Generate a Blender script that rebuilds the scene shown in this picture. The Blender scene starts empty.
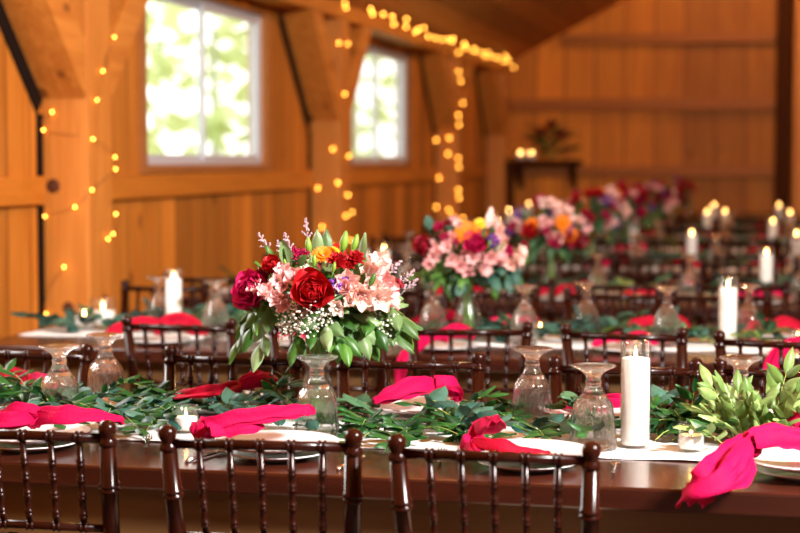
import bpy, math, random
from mathutils import Vector, Matrix, Euler
PI = math.pi
R = math.radians
C = bpy.context.scene.collection
random.seed(7)

# ------------------------------------------------------------------ camera
F = 1700.0                      # focal length in pixels of an 800 px wide frame
YAW, PITCH, CAMH = R(12.44), math.atan(106.5 / 1700.0), 1.5
cam_data = bpy.data.cameras.new('camera')
cam = bpy.data.objects.new('camera', cam_data)
C.objects.link(cam)
cam.location = (0, 0, CAMH)
cam.rotation_euler = (PI / 2 - PITCH, 0, YAW)
cam_data.sensor_width = 36
cam_data.lens = 36 * F / 800
cam_data.clip_start = 0.05
cam_data.dof.use_dof = True
cam_data.dof.focus_distance = 4.38
cam_data.dof.aperture_fstop = 2.35
cam_data.dof.aperture_blades = 0
bpy.context.scene.camera = cam
CM = Euler(cam.rotation_euler).to_matrix()

def ray(px, py):
    return (CM @ Vector((px - 400, -(py - 266.5), -F))).normalized()
def at_z(px, py, z):            # point of the place at height z
    d = ray(px, py); k = (z - CAMH) / d.z
    return Vector((d.x * k, d.y * k, z))
def at_y(px, py, y):            # point on the plane Y = y
    d = ray(px, py); k = y / d.y
    return Vector((d.x * k, y, CAMH + d.z * k))
def at_x(px, py, x):
    d = ray(px, py); k = x / d.x
    return Vector((x, d.y * k, CAMH + d.z * k))
def lat(px, y, z=0.9):          # X of a pixel column at distance y
    s = math.tan(YAW); t = (px - 400) / F
    return y * (-s + t) / (1 + s * t)

# ------------------------------------------------------------------ mesh builder
class MB:
    def __init__(s): s.v = []; s.f = []
    def add(s, vs, fs, M=None):
        o = len(s.v)
        s.v += [tuple(M @ Vector(v)) if M else tuple(v) for v in vs]
        s.f += [tuple(i + o for i in f) for f in fs]
        return s
    def box(s, a, b, M=None):
        x0, y0, z0 = a; x1, y1, z1 = b
        vs = [(x, y, z) for z in (z0, z1) for y in (y0, y1) for x in (x0, x1)]
        fs = [(0, 2, 3, 1), (4, 5, 7, 6), (0, 1, 5, 4), (2, 6, 7, 3), (0, 4, 6, 2), (1, 3, 7, 5)]
        return s.add(vs, fs, M)
    def lathe(s, prof, seg=24, M=None, mod=None):
        vs, fs = [], []
        n = len(prof)
        for i, (r, z) in enumerate(prof):
            for k in range(seg):
                a = 2 * PI * k / seg
                rr = r * (mod(i, a) if mod else 1)
                vs.append((rr * math.cos(a), rr * math.sin(a), z))
        for i in range(n - 1):
            for k in range(seg):
                k2 = (k + 1) % seg
                fs.append((i * seg + k, i * seg + k2, (i + 1) * seg + k2, (i + 1) * seg + k))
        if prof[0][0] > 1e-6: fs.append(tuple(range(seg - 1, -1, -1)))
        if prof[-1][0] > 1e-6: fs.append(tuple((n - 1) * seg + k for k in range(seg)))
        return s.add(vs, fs, M)
    def tube(s, pts, rad, seg=8, closed=False, M=None, mod=None):
        pts = [Vector(p) for p in pts]; n = len(pts)
        vs, fs = [], []
        prevN = None
        for i in range(n):
            if closed: t = pts[(i + 1) % n] - pts[i - 1]
            else: t = pts[min(i + 1, n - 1)] - pts[max(i - 1, 0)]
            t = t.normalized() if t.length > 1e-9 else Vector((0, 0, 1))
            if prevN is None:
                up = Vector((0, 0, 1)) if abs(t.z) < .9 else Vector((0, 1, 0))
                nn = (up - t * up.dot(t)).normalized()
            else:
                nn = prevN - t * prevN.dot(t)
                nn = nn.normalized() if nn.length > 1e-6 else prevN
            prevN = nn; bb = t.cross(nn)
            r = rad(i / max(1, n - 1)) if callable(rad) else rad
            for k in range(seg):
                a = 2 * PI * k / seg
                rr = r * (mod(i / max(1, n - 1), a) if mod else 1)
                vs.append(pts[i] + nn * (rr * math.cos(a)) + bb * (rr * math.sin(a)))
        m = n if closed else n - 1
        for i in range(m):
            j = (i + 1) % n
            for k in range(seg):
                k2 = (k + 1) % seg
                fs.append((i * seg + k, i * seg + k2, j * seg + k2, j * seg + k))
        if not closed:
            fs.append(tuple(range(seg - 1, -1, -1)))
            fs.append(tuple((n - 1) * seg + k for k in range(seg)))
        return s.add(vs, fs, M)
    def ball(s, c, r, seg=10, rings=6, sc=(1, 1, 1), M=None):
        vs, fs = [], []
        vs.append((c[0], c[1], c[2] - r * sc[2]))
        for i in range(1, rings):
            a = PI * i / rings - PI / 2
            for k in range(seg):
                b = 2 * PI * k / seg
                vs.append((c[0] + r * sc[0] * math.cos(a) * math.cos(b), c[1] + r * sc[1] * math.cos(a) * math.sin(b), c[2] + r * sc[2] * math.sin(a)))
        vs.append((c[0], c[1], c[2] + r * sc[2]))
        L = len(vs) - 1
        for k in range(seg):
            k2 = (k + 1) % seg
            fs.append((0, 1 + k2, 1 + k))
            fs.append((L, L - seg + k, L - seg + k2))
            for i in range(rings - 2):
                fs.append((1 + i * seg + k, 1 + i * seg + k2, 1 + (i + 1) * seg + k2, 1 + (i + 1) * seg + k))
        return s.add(vs, fs, M)
    def petal(s, M, L, W, a0, a1, cup=.2, p=.7, q=.6, nu=4, nv=6, ruf=0, ph=0, fold=0):
        """base at the origin, grows along +z and opens towards +y"""
        vs, fs = [], []
        y = z = v0 = 0
        for j in range(nv + 1):
            v = 1 - (1 - j / nv) ** 1.35
            ang = a0 + (a1 - a0) * v ** 1.4
            dv = v - v0; v0 = v
            if j: y += L * dv * math.sin(ang); z += L * dv * math.cos(ang)
            w = W * max(.03, math.sin(PI * min(.99, max(.02, v)) ** p)) ** q * .5
            for i in range(nu + 1):
                u = -1 + 2 * i / nu
                k = cup * W * .5 * u * u + fold * W * abs(u) - ruf * math.sin(5 * u + 9 * v + ph) * v * v
                vs.append((u * w, y - k * math.cos(ang), z + k * math.sin(ang)))
        for j in range(nv):
            for i in range(nu):
                a = j * (nu + 1) + i
                fs.append((a, a + 1, a + nu + 2, a + nu + 1))
        return s.add(vs, fs, M)
    def build(s, name, mat, parent=None, smooth=True, bevel=0, solid=0, sub=0, loc=None):
        me = bpy.data.meshes.new(name)
        me.from_pydata(s.v, [], s.f)
        me.update()
        if smooth:
            me.polygons.foreach_set('use_smooth', [True] * len(me.polygons))
        me.materials.append(mat)
        o = bpy.data.objects.new(name, me); C.objects.link(o)
        if parent: o.parent = parent
        if loc: o.location = loc
        if solid:
            m = o.modifiers.new('solid', 'SOLIDIFY'); m.thickness = solid; m.offset = 0
        if bevel:
            m = o.modifiers.new('bevel', 'BEVEL'); m.width = bevel; m.segments = 2; m.limit_method = 'ANGLE'
        if sub:
            m = o.modifiers.new('sub', 'SUBSURF'); m.levels = sub; m.render_levels = sub
        return o

def T(loc=(0, 0, 0), rot=(0, 0, 0), sc=1):
    S = Matrix.Diagonal((sc, sc, sc, 1)) if not hasattr(sc, '__len__') else Matrix.Diagonal((*sc, 1))
    return Matrix.Translation(loc) @ Euler(rot).to_matrix().to_4x4() @ S
def aim(loc, direction, spin=0, sc=1):      # matrix whose +z looks along direction
    d = Vector(direction).normalized()
    return Matrix.Translation(loc) @ d.to_track_quat('Z', 'Y').to_matrix().to_4x4() @ Matrix.Rotation(spin, 4, 'Z') @ Matrix.Diagonal((sc, sc, sc, 1))

def tag(o, label, cat, group=None, kind=None):
    o['label'] = label; o['category'] = cat
    if group: o['group'] = group
    if kind: o['kind'] = kind
    return o
def thing(name, label, cat, loc=(0, 0, 0), rz=0, group=None):
    o = bpy.data.objects.new(name, None); C.objects.link(o)
    o.empty_display_size = .05
    o.location = loc; o.rotation_euler = (0, 0, rz)
    return tag(o, label, cat, group)
KIDS = {}
def copy_tree(o, loc, rz=0, label=None, group=None, sc=None):
    r = o.copy(); C.objects.link(r)
    r.location = loc; r.rotation_euler = (0, 0, rz)
    if sc: r.scale = (sc, sc, sc)
    if label: r['label'] = label
    if group: r['group'] = group
    for ch in o.children:
        c = ch.copy(); C.objects.link(c); c.parent = r
        for g in ch.children:
            d = g.copy(); C.objects.link(d); d.parent = c
    return r
def struct(o):
    o['kind'] = 'structure'; return o
def catmull(P, n=6):
    P = [Vector(p) for p in P]; out = []
    Q = [P[0] * 2 - P[1]] + P + [P[-1] * 2 - P[-2]]
    for i in range(1, len(Q) - 2):
        a, b, c, d = Q[i - 1], Q[i], Q[i + 1], Q[i + 2]
        for k in range(n):
            t = k / n
            out.append(.5 * (2 * b + (c - a) * t + (2 * a - 5 * b + 4 * c - d) * t * t + (3 * b - a - 3 * c + d) * t ** 3))
    out.append(P[-1]); return out
ORD = ['zeroth', 'first', 'second', 'third', 'fourth', 'fifth', 'sixth', 'seventh', 'eighth', 'ninth', 'tenth']

# ------------------------------------------------------------------ materials
def nt(name):
    m = bpy.data.materials.new(name); m.use_nodes = True
    t = m.node_tree; b = t.nodes['Principled BSDF']
    return m, t, b
def lk(t, a, b): t.links.new(a, b)
def plain(name, col, rough=.5, spec=.5, var=.0, sss=0, sheen=0, bump=0, bscale=60, coat=0, metal=0):
    m, t, b = nt(name)
    b.inputs['Base Color'].default_value = (*col, 1)
    b.inputs['Roughness'].default_value = rough
    b.inputs['Specular IOR Level'].default_value = spec
    b.inputs['Metallic'].default_value = metal
    if coat:
        b.inputs['Coat Weight'].default_value = coat; b.inputs['Coat Roughness'].default_value = .08
    if sheen:
        b.inputs['Sheen Weight'].default_value = sheen
    if sss:
        b.inputs['Subsurface Weight'].default_value = sss
        b.inputs['Subsurface Radius'].default_value = (.02, .012, .008)
    tc = t.nodes.new('ShaderNodeTexCoord')
    if var:
        n = t.nodes.new('ShaderNodeTexNoise'); n.inputs['Scale'].default_value = 9
        n.inputs['Detail'].default_value = 4
        lk(t, tc.outputs['Object'], n.inputs['Vector'])
        h = t.nodes.new('ShaderNodeHueSaturation'); h.inputs['Color'].default_value = (*col, 1)
        mr = t.nodes.new('ShaderNodeMapRange')
        mr.inputs['To Min'].default_value = 1 - var; mr.inputs['To Max'].default_value = 1 + var
        lk(t, n.outputs['Fac'], mr.inputs['Value']); lk(t, mr.outputs['Result'], h.inputs['Value'])
        lk(t, h.outputs['Color'], b.inputs['Base Color'])
    if bump:
        n2 = t.nodes.new('ShaderNodeTexNoise'); n2.inputs['Scale'].default_value = bscale; n2.inputs['Detail'].default_value = 3
        lk(t, tc.outputs['Object'], n2.inputs['Vector'])
        bp = t.nodes.new('ShaderNodeBump'); bp.inputs['Strength'].default_value = bump; bp.inputs['Distance'].default_value = .01
        lk(t, n2.outputs['Fac'], bp.inputs['Height']); lk(t, bp.outputs['Normal'], b.inputs['Normal'])
    return m
def island(name, c1, c2, rough=.45, trans=.25, hue=0, vein=False, spec=.4):
    """petals and leaves: colour varies from leaf to leaf, thin and translucent"""
    m, t, b = nt(name)
    g = t.nodes.new('ShaderNodeNewGeometry')
    mx = t.nodes.new('ShaderNodeMix'); mx.data_type = 'RGBA'
    mx.inputs['A'].default_value = (*c1, 1); mx.inputs['B'].default_value = (*c2, 1)
    lk(t, g.outputs['Random Per Island'], mx.inputs['Factor'])
    col = mx.outputs['Result']
    tc = t.nodes.new('ShaderNodeTexCoord')
    n = t.nodes.new('ShaderNodeTexNoise'); n.inputs['Scale'].default_value = 70
    lk(t, tc.outputs['Object'], n.inputs['Vector'])
    h = t.nodes.new('ShaderNodeHueSaturation')
    mr = t.nodes.new('ShaderNodeMapRange'); mr.inputs['To Min'].default_value = .75; mr.inputs['To Max'].default_value = 1.25
    lk(t, n.outputs['Fac'], mr.inputs['Value']); lk(t, mr.outputs['Result'], h.inputs['Value'])
    lk(t, col, h.inputs['Color']); col = h.outputs['Color']
    lk(t, col, b.inputs['Base Color'])
    b.inputs['Roughness'].default_value = rough
    b.inputs['Specular IOR Level'].default_value = spec
    tr = t.nodes.new('ShaderNodeBsdfTranslucent'); lk(t, col, tr.inputs['Color'])
    ms = t.nodes.new('ShaderNodeMixShader'); ms.inputs[0].default_value = trans
    out = t.nodes['Material Output']
    lk(t, b.outputs[0], ms.inputs[1]); lk(t, tr.outputs[0], ms.inputs[2]); lk(t, ms.outputs[0], out.inputs['Surface'])
    return m
def wood(name, c1, c2, across, along, width=.2, rough=.5, groove=.5, knots=True, spec=.3, coat=0, gs=1.0, boardvar=.35, gw=.035):
    """board pattern: boards laid side by side along axis `across`, grain along axis `along`"""
    m, t, b = nt(name); N = t.nodes
    tc = N.new('ShaderNodeTexCoord'); sp = N.new('ShaderNodeSeparateXYZ')
    lk(t, tc.outputs['Object'], sp.inputs[0])
    dv = N.new('ShaderNodeMath'); dv.operation = 'DIVIDE'; dv.inputs[1].default_value = width
    lk(t, sp.outputs[across], dv.inputs[0])
    fl = N.new('ShaderNodeMath'); fl.operation = 'FLOOR'; lk(t, dv.outputs[0], fl.inputs[0])
    fr = N.new('ShaderNodeMath'); fr.operation = 'FRACT'; lk(t, dv.outputs[0], fr.inputs[0])
    wn = N.new('ShaderNodeTexWhiteNoise'); wn.noise_dimensions = '1D'; lk(t, fl.outputs[0], wn.inputs['W'])
    # grain
    mp = N.new('ShaderNodeMapping')
    sc = [14 * gs, 14 * gs, 14 * gs]; sc['XYZ'.index(along)] = .9 * gs
    mp.inputs['Scale'].default_value = sc
    ad = N.new('ShaderNodeVectorMath'); ad.operation = 'ADD'
    lk(t, tc.outputs['Object'], ad.inputs[0])
    ml = N.new('ShaderNodeVectorMath'); ml.operation = 'SCALE'; ml.inputs['Scale'].default_value = 3.7
    lk(t, wn.outputs['Color'], ml.inputs[0]); lk(t, ml.outputs[0], ad.inputs[1])
    lk(t, ad.outputs[0], mp.inputs['Vector'])
    ns = N.new('ShaderNodeTexNoise'); ns.inputs['Scale'].default_value = 1.6; ns.inputs['Detail'].default_value = 5; ns.inputs['Distortion'].default_value = .6
    lk(t, mp.outputs[0], ns.inputs['Vector'])
    mr = N.new('ShaderNodeMapRange'); mr.inputs['From Min'].default_value = .3; mr.inputs['From Max'].default_value = .7
    lk(t, ns.outputs['Fac'], mr.inputs['Value'])
    mx = N.new('ShaderNodeMix'); mx.data_type = 'RGBA'
    mx.inputs['A'].default_value = (*c1, 1); mx.inputs['B'].default_value = (*c2, 1)
    lk(t, mr.outputs['Result'], mx.inputs['Factor'])
    h = N.new('ShaderNodeHueSaturation')
    m2 = N.new('ShaderNodeMapRange'); m2.inputs['To Min'].default_value = 1 - boardvar; m2.inputs['To Max'].default_value = 1 + boardvar * .5
    lk(t, wn.outputs['Value'], m2.inputs['Value']); lk(t, m2.outputs['Result'], h.inputs['Value'])
    lk(t, mx.outputs['Result'], h.inputs['Color'])
    col = h.outputs['Color']
    if knots:
        vm = N.new('ShaderNodeMapping'); s2 = [3.2, 3.2, 3.2]; s2['XYZ'.index(along)] = 1.7
        vm.inputs['Scale'].default_value = s2
        lk(t, ad.outputs[0], vm.inputs['Vector'])
        vo = N.new('ShaderNodeTexVoronoi'); vo.inputs['Scale'].default_value = 1.0; vo.inputs['Randomness'].default_value = 1
        lk(t, vm.outputs[0], vo.inputs['Vector'])
        m3 = N.new('ShaderNodeMapRange'); m3.inputs['From Min'].default_value = .06; m3.inputs['From Max'].default_value = .11
        m3.inputs['To Min'].default_value = .75; m3.inputs['To Max'].default_value = 0
        lk(t, vo.outputs['Distance'], m3.inputs['Value'])
        mk = N.new('ShaderNodeMix'); mk.data_type = 'RGBA'
        mk.inputs['B'].default_value = (c1[0] * .22, c1[1] * .14, c1[2] * .12, 1)
        lk(t, m3.outputs['Result'], mk.inputs['Factor']); lk(t, col, mk.inputs['A']); col = mk.outputs['Result']
    if groove:
        pg = N.new('ShaderNodeMath'); pg.operation = 'PINGPONG'; pg.inputs[1].default_value = .5
        lk(t, fr.outputs[0], pg.inputs[0])
        m4 = N.new('ShaderNodeMapRange'); m4.inputs['From Min'].default_value = .012; m4.inputs['From Max'].default_value = gw
        m4.inputs['To Min'].default_value = groove; m4.inputs['To Max'].default_value = 0
        lk(t, pg.outputs[0], m4.inputs['Value'])
        mg = N.new('ShaderNodeMix'); mg.data_type = 'RGBA'
        mg.inputs['B'].default_value = (c1[0] * .18, c1[1] * .12, c1[2] * .1, 1)
        lk(t, m4.outputs['Result'], mg.inputs['Factor']); lk(t, col, mg.inputs['A']); col = mg.outputs['Result']
    lk(t, col, b.inputs['Base Color'])
    b.inputs['Roughness'].default_value = rough; b.inputs['Specular IOR Level'].default_value = spec
    if coat:
        b.inputs['Coat Weight'].default_value = coat; b.inputs['Coat Roughness'].default_value = .12
    bp = N.new('ShaderNodeBump'); bp.inputs['Strength'].default_value = .15; bp.inputs['Distance'].default_value = .004
    lk(t, ns.outputs['Fac'], bp.inputs['Height']); lk(t, bp.outputs['Normal'], b.inputs['Normal'])
    return m
def glass(name, tint=(1, 1, 1), ior=1.45, rough=0.0):
    m = bpy.data.materials.new(name); m.use_nodes = True; t = m.node_tree
    t.nodes.remove(t.nodes['Principled BSDF'])
    g = t.nodes.new('ShaderNodeBsdfGlass'); g.inputs['Color'].default_value = (*tint, 1)
    g.inputs['IOR'].default_value = ior; g.inputs['Roughness'].default_value = rough
    lk(t, g.outputs[0], t.nodes['Material Output'].inputs['Surface']); return m
def thin_glass(name, tint=(.97, .98, .97), refl=1.0, haze=0.0, cut=False):
    """thin clear wall: passes light straight through, mirrors at grazing angles, a little bright haze from its cut surface"""
    m = bpy.data.materials.new(name); m.use_nodes = True; t = m.node_tree
    t.nodes.remove(t.nodes['Principled BSDF'])
    tr = t.nodes.new('ShaderNodeBsdfTransparent'); tr.inputs['Color'].default_value = (*tint, 1)
    gl = t.nodes.new('ShaderNodeBsdfGlossy'); gl.inputs['Roughness'].default_value = .06 if cut else .03
    lw = t.nodes.new('ShaderNodeLayerWeight'); lw.inputs['Blend'].default_value = .5
    pw = t.nodes.new('ShaderNodeMath'); pw.operation = 'POWER'; pw.inputs[1].default_value = 3.2
    lk(t, lw.outputs['Facing'], pw.inputs[0])
    ml = t.nodes.new('ShaderNodeMath'); ml.operation = 'MULTIPLY_ADD'; ml.inputs[1].default_value = .75 * refl; ml.inputs[2].default_value = .045 * refl
    lk(t, pw.outputs[0], ml.inputs[0])
    mx = t.nodes.new('ShaderNodeMixShader'); lk(t, ml.outputs[0], mx.inputs[0])
    lk(t, tr.outputs[0], mx.inputs[1]); lk(t, gl.outputs[0], mx.inputs[2])
    last = mx.outputs[0]
    if haze:
        tc = t.nodes.new('ShaderNodeTexCoord'); ns = t.nodes.new('ShaderNodeTexNoise'); ns.inputs['Scale'].default_value = 55
        lk(t, tc.outputs['Object'], ns.inputs['Vector'])
        mr = t.nodes.new('ShaderNodeMapRange'); mr.inputs['From Min'].default_value = .35; mr.inputs['From Max'].default_value = .7
        mr.inputs['To Max'].default_value = haze * 2; lk(t, ns.outputs['Fac'], mr.inputs['Value'])
        df = t.nodes.new('ShaderNodeBsdfTranslucent'); df.inputs['Color'].default_value = (.9, .9, .88, 1)
        d2 = t.nodes.new('ShaderNodeBsdfDiffuse'); d2.inputs['Color'].default_value = (.9, .9, .88, 1)
        a = t.nodes.new('ShaderNodeMixShader'); lk(t, df.outputs[0], a.inputs[1]); lk(t, d2.outputs[0], a.inputs[2])
        b2 = t.nodes.new('ShaderNodeMixShader'); lk(t, mr.outputs['Result'], b2.inputs[0])
        lk(t, last, b2.inputs[1]); lk(t, a.outputs[0], b2.inputs[2]); last = b2.outputs[0]
    lk(t, last, t.nodes['Material Output'].inputs['Surface']); return m
def emit(name, col, s):
    m = bpy.data.materials.new(name); m.use_nodes = True; t = m.node_tree
    t.nodes.remove(t.nodes['Principled BSDF'])
    e = t.nodes.new('ShaderNodeEmission'); e.inputs['Color'].default_value = (*col, 1); e.inputs['Strength'].default_value = s
    lk(t, e.outputs[0], t.nodes['Material Output'].inputs['Surface']); return m

M = {}
PINE1, PINE2 = (.68, .245, .034), (.52, .155, .014)
M['wall'] = wood('pine_wall_boards', PINE1, PINE2, 'Y', 'Z', .25, .6, .7, boardvar=.45, gw=.06)
M['wall_back'] = wood('pine_gable_boards', (.74, .25, .018), (.54, .15, .008), 'X', 'Z', .36, .6, .75, boardvar=.5, gw=.055)
M['girt'] = wood('pine_girt', (.62, .215, .024), (.5, .15, .014), 'Z', 'Y', 9, .55, 0)
M['girt_x'] = wood('pine_girt_gable', (.40, .125, .012), (.32, .085, .007), 'Z', 'X', 9, .55, 0)  # shade put into the colour: darker than the side wall girts
M['post'] = wood('pine_post', (.66, .25, .045), (.52, .17, .024), 'Y', 'Z', 9, .55, 0)
M['brace'] = wood('pine_brace', (.66, .25, .042), (.5, .155, .020), 'X', 'Y', 9, .55, 0)
M['gap'] = plain('dark_gap_strip', (.012, .006, .004), .9, .1, var=.2)  # near-black colour standing in for shade in the gap beside posts
M['knot'] = plain('dark_knot', (.10, .03, .012), .7, .2, var=.4)
M['roof'] = wood('roof_boards', (.60, .235, .045), (.45, .16, .028), 'X', 'Y', .24, .65, .6)
M['floor'] = wood('floor_boards', (.10, .05, .028), (.07, .034, .018), 'X', 'Y', .16, .5, .5)
M['darkpost'] = wood('dark_stained_post', (.075, .020, .004), (.05, .013, .003), 'X', 'Z', 9, .8, 0, knots=False, spec=.1)
M['vinyl'] = plain('white_vinyl', (.56, .56, .61), .35, .5, var=.03)
M['wintrim'] = wood('pine_window_trim', (.55, .22, .06), (.45, .16, .04), 'X', 'Y', 9, .55, 0, knots=False)
M['pane'] = thin_glass('window_glass', (.98, .99, .98), .6)
M['table'] = wood('stained_table_top', (.075, .016, .007), (.04, .0085, .004), 'Y', 'X', .185, .26, .6, spec=.45, coat=.2, boardvar=.3)
M['apron'] = wood('pine_apron', (.12, .058, .018), (.085, .038, .012), 'Z', 'X', 9, .5, 0)
M['mahogany'] = plain('mahogany_lacquer', (.019, .0031, .0013), .20, .22, var=.35)
M['seatpad'] = plain('ivory_seat_pad', (.62, .50, .36), .8, .2, var=.06, bump=.2)
M['linen'] = plain('white_linen', (.80, .78, .76), .85, .2, var=.04, bump=.35, bscale=220)
M['china'] = plain('white_china', (.80, .79, .78), .16, .5, var=.02)
M['pressed'] = plain('pressed_white_glass', (.82, .74, .74), .14, .6, var=.03)
M['napkin'] = plain('hot_pink_napkin', (.44, .0015, .055), .75, .12, var=.06, bump=.25, bscale=120)
M['napkin_red'] = plain('raspberry_napkin', (.34, .0015, .018), .75, .12, var=.06, bump=.25, bscale=120)
M['glass'] = thin_glass('cut_crystal', (.96, .965, .955), 1.6, .045, True)
def mixed(name, f, hz):
    m = bpy.data.materials.new(name); m.use_nodes = True; t = m.node_tree
    t.nodes.remove(t.nodes['Principled BSDF'])
    g = t.nodes.new('ShaderNodeBsdfGlass'); g.inputs['IOR'].default_value = 1.45; g.inputs['Roughness'].default_value = .02
    tr = t.nodes.new('ShaderNodeBsdfTransparent'); tr.inputs['Color'].default_value = (.96, .96, .95, 1)
    mx = t.nodes.new('ShaderNodeMixShader'); mx.inputs[0].default_value = f
    lk(t, tr.outputs[0], mx.inputs[1]); lk(t, g.outputs[0], mx.inputs[2])
    df = t.nodes.new('ShaderNodeBsdfTranslucent'); df.inputs['Color'].default_value = (.92, .92, .90, 1)
    m2 = t.nodes.new('ShaderNodeMixShader'); m2.inputs[0].default_value = hz
    lk(t, mx.outputs[0], m2.inputs[1]); lk(t, df.outputs[0], m2.inputs[2])
    lk(t, m2.outputs[0], t.nodes['Material Output'].inputs['Surface']); return m
M['glass'] = mixed('cut_crystal', .8, .012)
M['smooth_glass'] = mixed('smooth_crystal', .85, .05)
M['stemglass'] = mixed('solid_crystal_stem', .8, .06)

M['jar'] = thin_glass('candle_jar_glass', (.975, .975, .965), .65, .02)
M['vase'] = thin_glass('vase_glass', (.94, .97, .95), .5, .02)
M['water'] = thin_glass('vase_water', (.90, .96, .88), .5)
M['wax'] = plain('white_wax', (.93, .90, .87), .5, .4, var=.02, sss=.25)
M['wick'] = plain('burnt_wick', (.02, .015, .012), .9)
M['flame'] = emit('candle_flame', (1, .52, .14), 60)
M['bulb'] = emit('fairy_bulb', (1, .43, .055), 17)
M['wire'] = plain('copper_wire', (.32, .13, .05), .45, .5, var=.1, metal=.6)
M['steel'] = plain('polished_steel', (.62, .58, .54), .18, .5, var=.05, metal=1)
M['stem'] = plain('green_stem', (.16, .25, .05), .55, .3, var=.2)
M['twig'] = plain('yellow_green_twig', (.34, .38, .08), .55, .3, var=.2)
M['euc'] = island('eucalyptus_leaf', (.020, .065, .032), (.08, .18, .085), .5, .12, spec=.25)
M['silver'] = island('silver_dollar_leaf', (.012, .055, .045), (.065, .16, .11), .5, .12, spec=.25)
M['ruscus'] = island('ruscus_leaf', (.005, .034, .009), (.026, .115, .02), .42, .15, spec=.25)
M['olive'] = island('olive_leaf', (.10, .19, .035), (.29, .40, .13), .42, .22)
M['sage'] = island('sage_eucalyptus_leaf', (.06, .13, .03), (.24, .35, .15), .42, .2)
M['green'] = island('bouquet_leaf', (.018, .075, .008), (.085, .22, .03), .38, .2)
M['red'] = island('red_petal', (.34, .001, .004), (.52, .004, .009), .55, .15)
M['crimson'] = island('dark_crimson_petal', (.20, .001, .009), (.32, .003, .018), .55, .12)
M['magenta'] = island('magenta_petal', (.40, .002, .06), (.60, .008, .11), .55, .18)
M['pink'] = island('blush_petal', (.84, .42, .42), (.95, .68, .65), .55, .3)
M['peach'] = island('peach_petal', (.92, .55, .47), (.97, .80, .73), .55, .3)
M['orange'] = island('orange_petal', (.88, .20, .008), (.95, .33, .01), .55, .2)
M['yellow'] = island('yellow_petal', (.86, .55, .02), (.9, .66, .05), .55, .2)
M['purple'] = island('purple_petal', (.10, .02, .26), (.22, .05, .42), .6, .2)
M['lilac'] = island('dusty_lilac_floret', (.45, .30, .36), (.62, .48, .50), .7, .2)
M['white_fl'] = island('white_floret', (.80, .80, .70), (.90, .88, .80), .7, .2)
M['bud'] = island('green_bud', (.16, .32, .03), (.28, .46, .06), .4, .2)
M['bark'] = plain('pale_bark', (.50, .46, .40), .8, .2, var=.3)
M['crown'] = island('tree_leaf', (.62, .68, .36), (.78, .84, .52), .6, .4)
M['lawn'] = plain('sunlit_lawn', (.46, .52, .30), .9, .1, var=.25)
M['black'] = plain('black_metal', (.015, .013, .012), .5, .4, var=.2)

# ------------------------------------------------------------------ the room
XW, YB, XR, YF = -3.45, 20.8, 6.0, -3.6
EAVE, SL = 2.57, .524
XRIDGE = (XW + XR) / 2
def roof_z(x): return EAVE + SL * (x - XW if x < XRIDGE else XR - x)
WIN = [(4.2, 6.5), (9.0, 11.3), (13.7, 16.0)]  # first window is out of view, added for fill from the left
WZ0, WZ1 = 1.46, 2.50

struct(MB().box((XW - .2, YF - .2, -.1), (XR + .2, YB + .2, 0)).build('floor', M['floor'], smooth=False))
w = MB()
ys = [YF] + [v for ab in WIN for v in ab] + [YB]
for i in range(0, len(ys), 2):
    w.box((XW - .12, ys[i], 0), (XW, ys[i + 1], EAVE + .02))
for a, b in WIN:
    w.box((XW - .12, a, 0), (XW, b, WZ0)); w.box((XW - .12, a, WZ1), (XW, b, EAVE + .02))
struct(w.build('wall_left', M['wall'], smooth=False))
def gable(name, y0, y1, m, hole=None):
    b = MB()
    if hole is None:
        prof = [(XW, 0), (XR, 0), (XR, EAVE), (XRIDGE, roof_z(XRIDGE)), (XW, EAVE)]
        n = 5
        vs = [(x, y0, z) for x, z in prof] + [(x, y1, z) for x, z in prof]
        fs = [tuple(range(n)), tuple(range(2 * n - 1, n - 1, -1))] + [(i, (i + 1) % n + 0, (i + 1) % n + n, i + n) for i in range(n)]
        b.add(vs, fs)
    else:
        h0, h1, hz = hole
        b.box((XW, y0, 0), (h0, y1, EAVE)); b.box((h1, y0, 0), (XR, y1, EAVE))
        b.box((h0, y0, hz), (h1, y1, EAVE))
        prof = [(XW, EAVE), (XR, EAVE), (XRIDGE, roof_z(XRIDGE))]
        vs = [(x, y0, z) for x, z in prof] + [(x, y1, z) for x, z in prof]
        b.add(vs, [(0, 1, 2), (5, 4, 3), (0, 1, 4, 3), (1, 2, 5, 4), (2, 0, 3, 5)])
    return struct(b.build(name, m, smooth=False))
gable('wall_back', YB, YB + .12, M['wall_back'])
gable('wall_front', YF - .12, YF, M['wall_back'], hole=None)
struct(MB().box((XR, YF, 0), (XR + .12, YB, EAVE)).build('wall_right', M['wall'], smooth=False))
rz = roof_z(XRIDGE); b = MB()
prof = [(XW - .15, EAVE - SL * .15), (XRIDGE, rz), (XR + .15, EAVE - SL * .15), (XR + .15, EAVE - SL * .15 + .1), (XRIDGE, rz + .1), (XW - .15, EAVE - SL * .15 + .1)]
vs = [(x, YF - .2, z) for x, z in prof] + [(x, YB + .2, z) for x, z in prof]
b.add(vs, [(0, 1, 7, 6), (1, 2, 8, 7), (2, 3, 9, 8), (3, 4, 10, 9), (4, 5, 11, 10), (5, 0, 6, 11), (0, 5, 4, 1), (1, 4, 3, 2), (6, 7, 10, 11), (7, 8, 9, 10)])
struct(b.build('ceiling', M['roof'], smooth=False))
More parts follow.
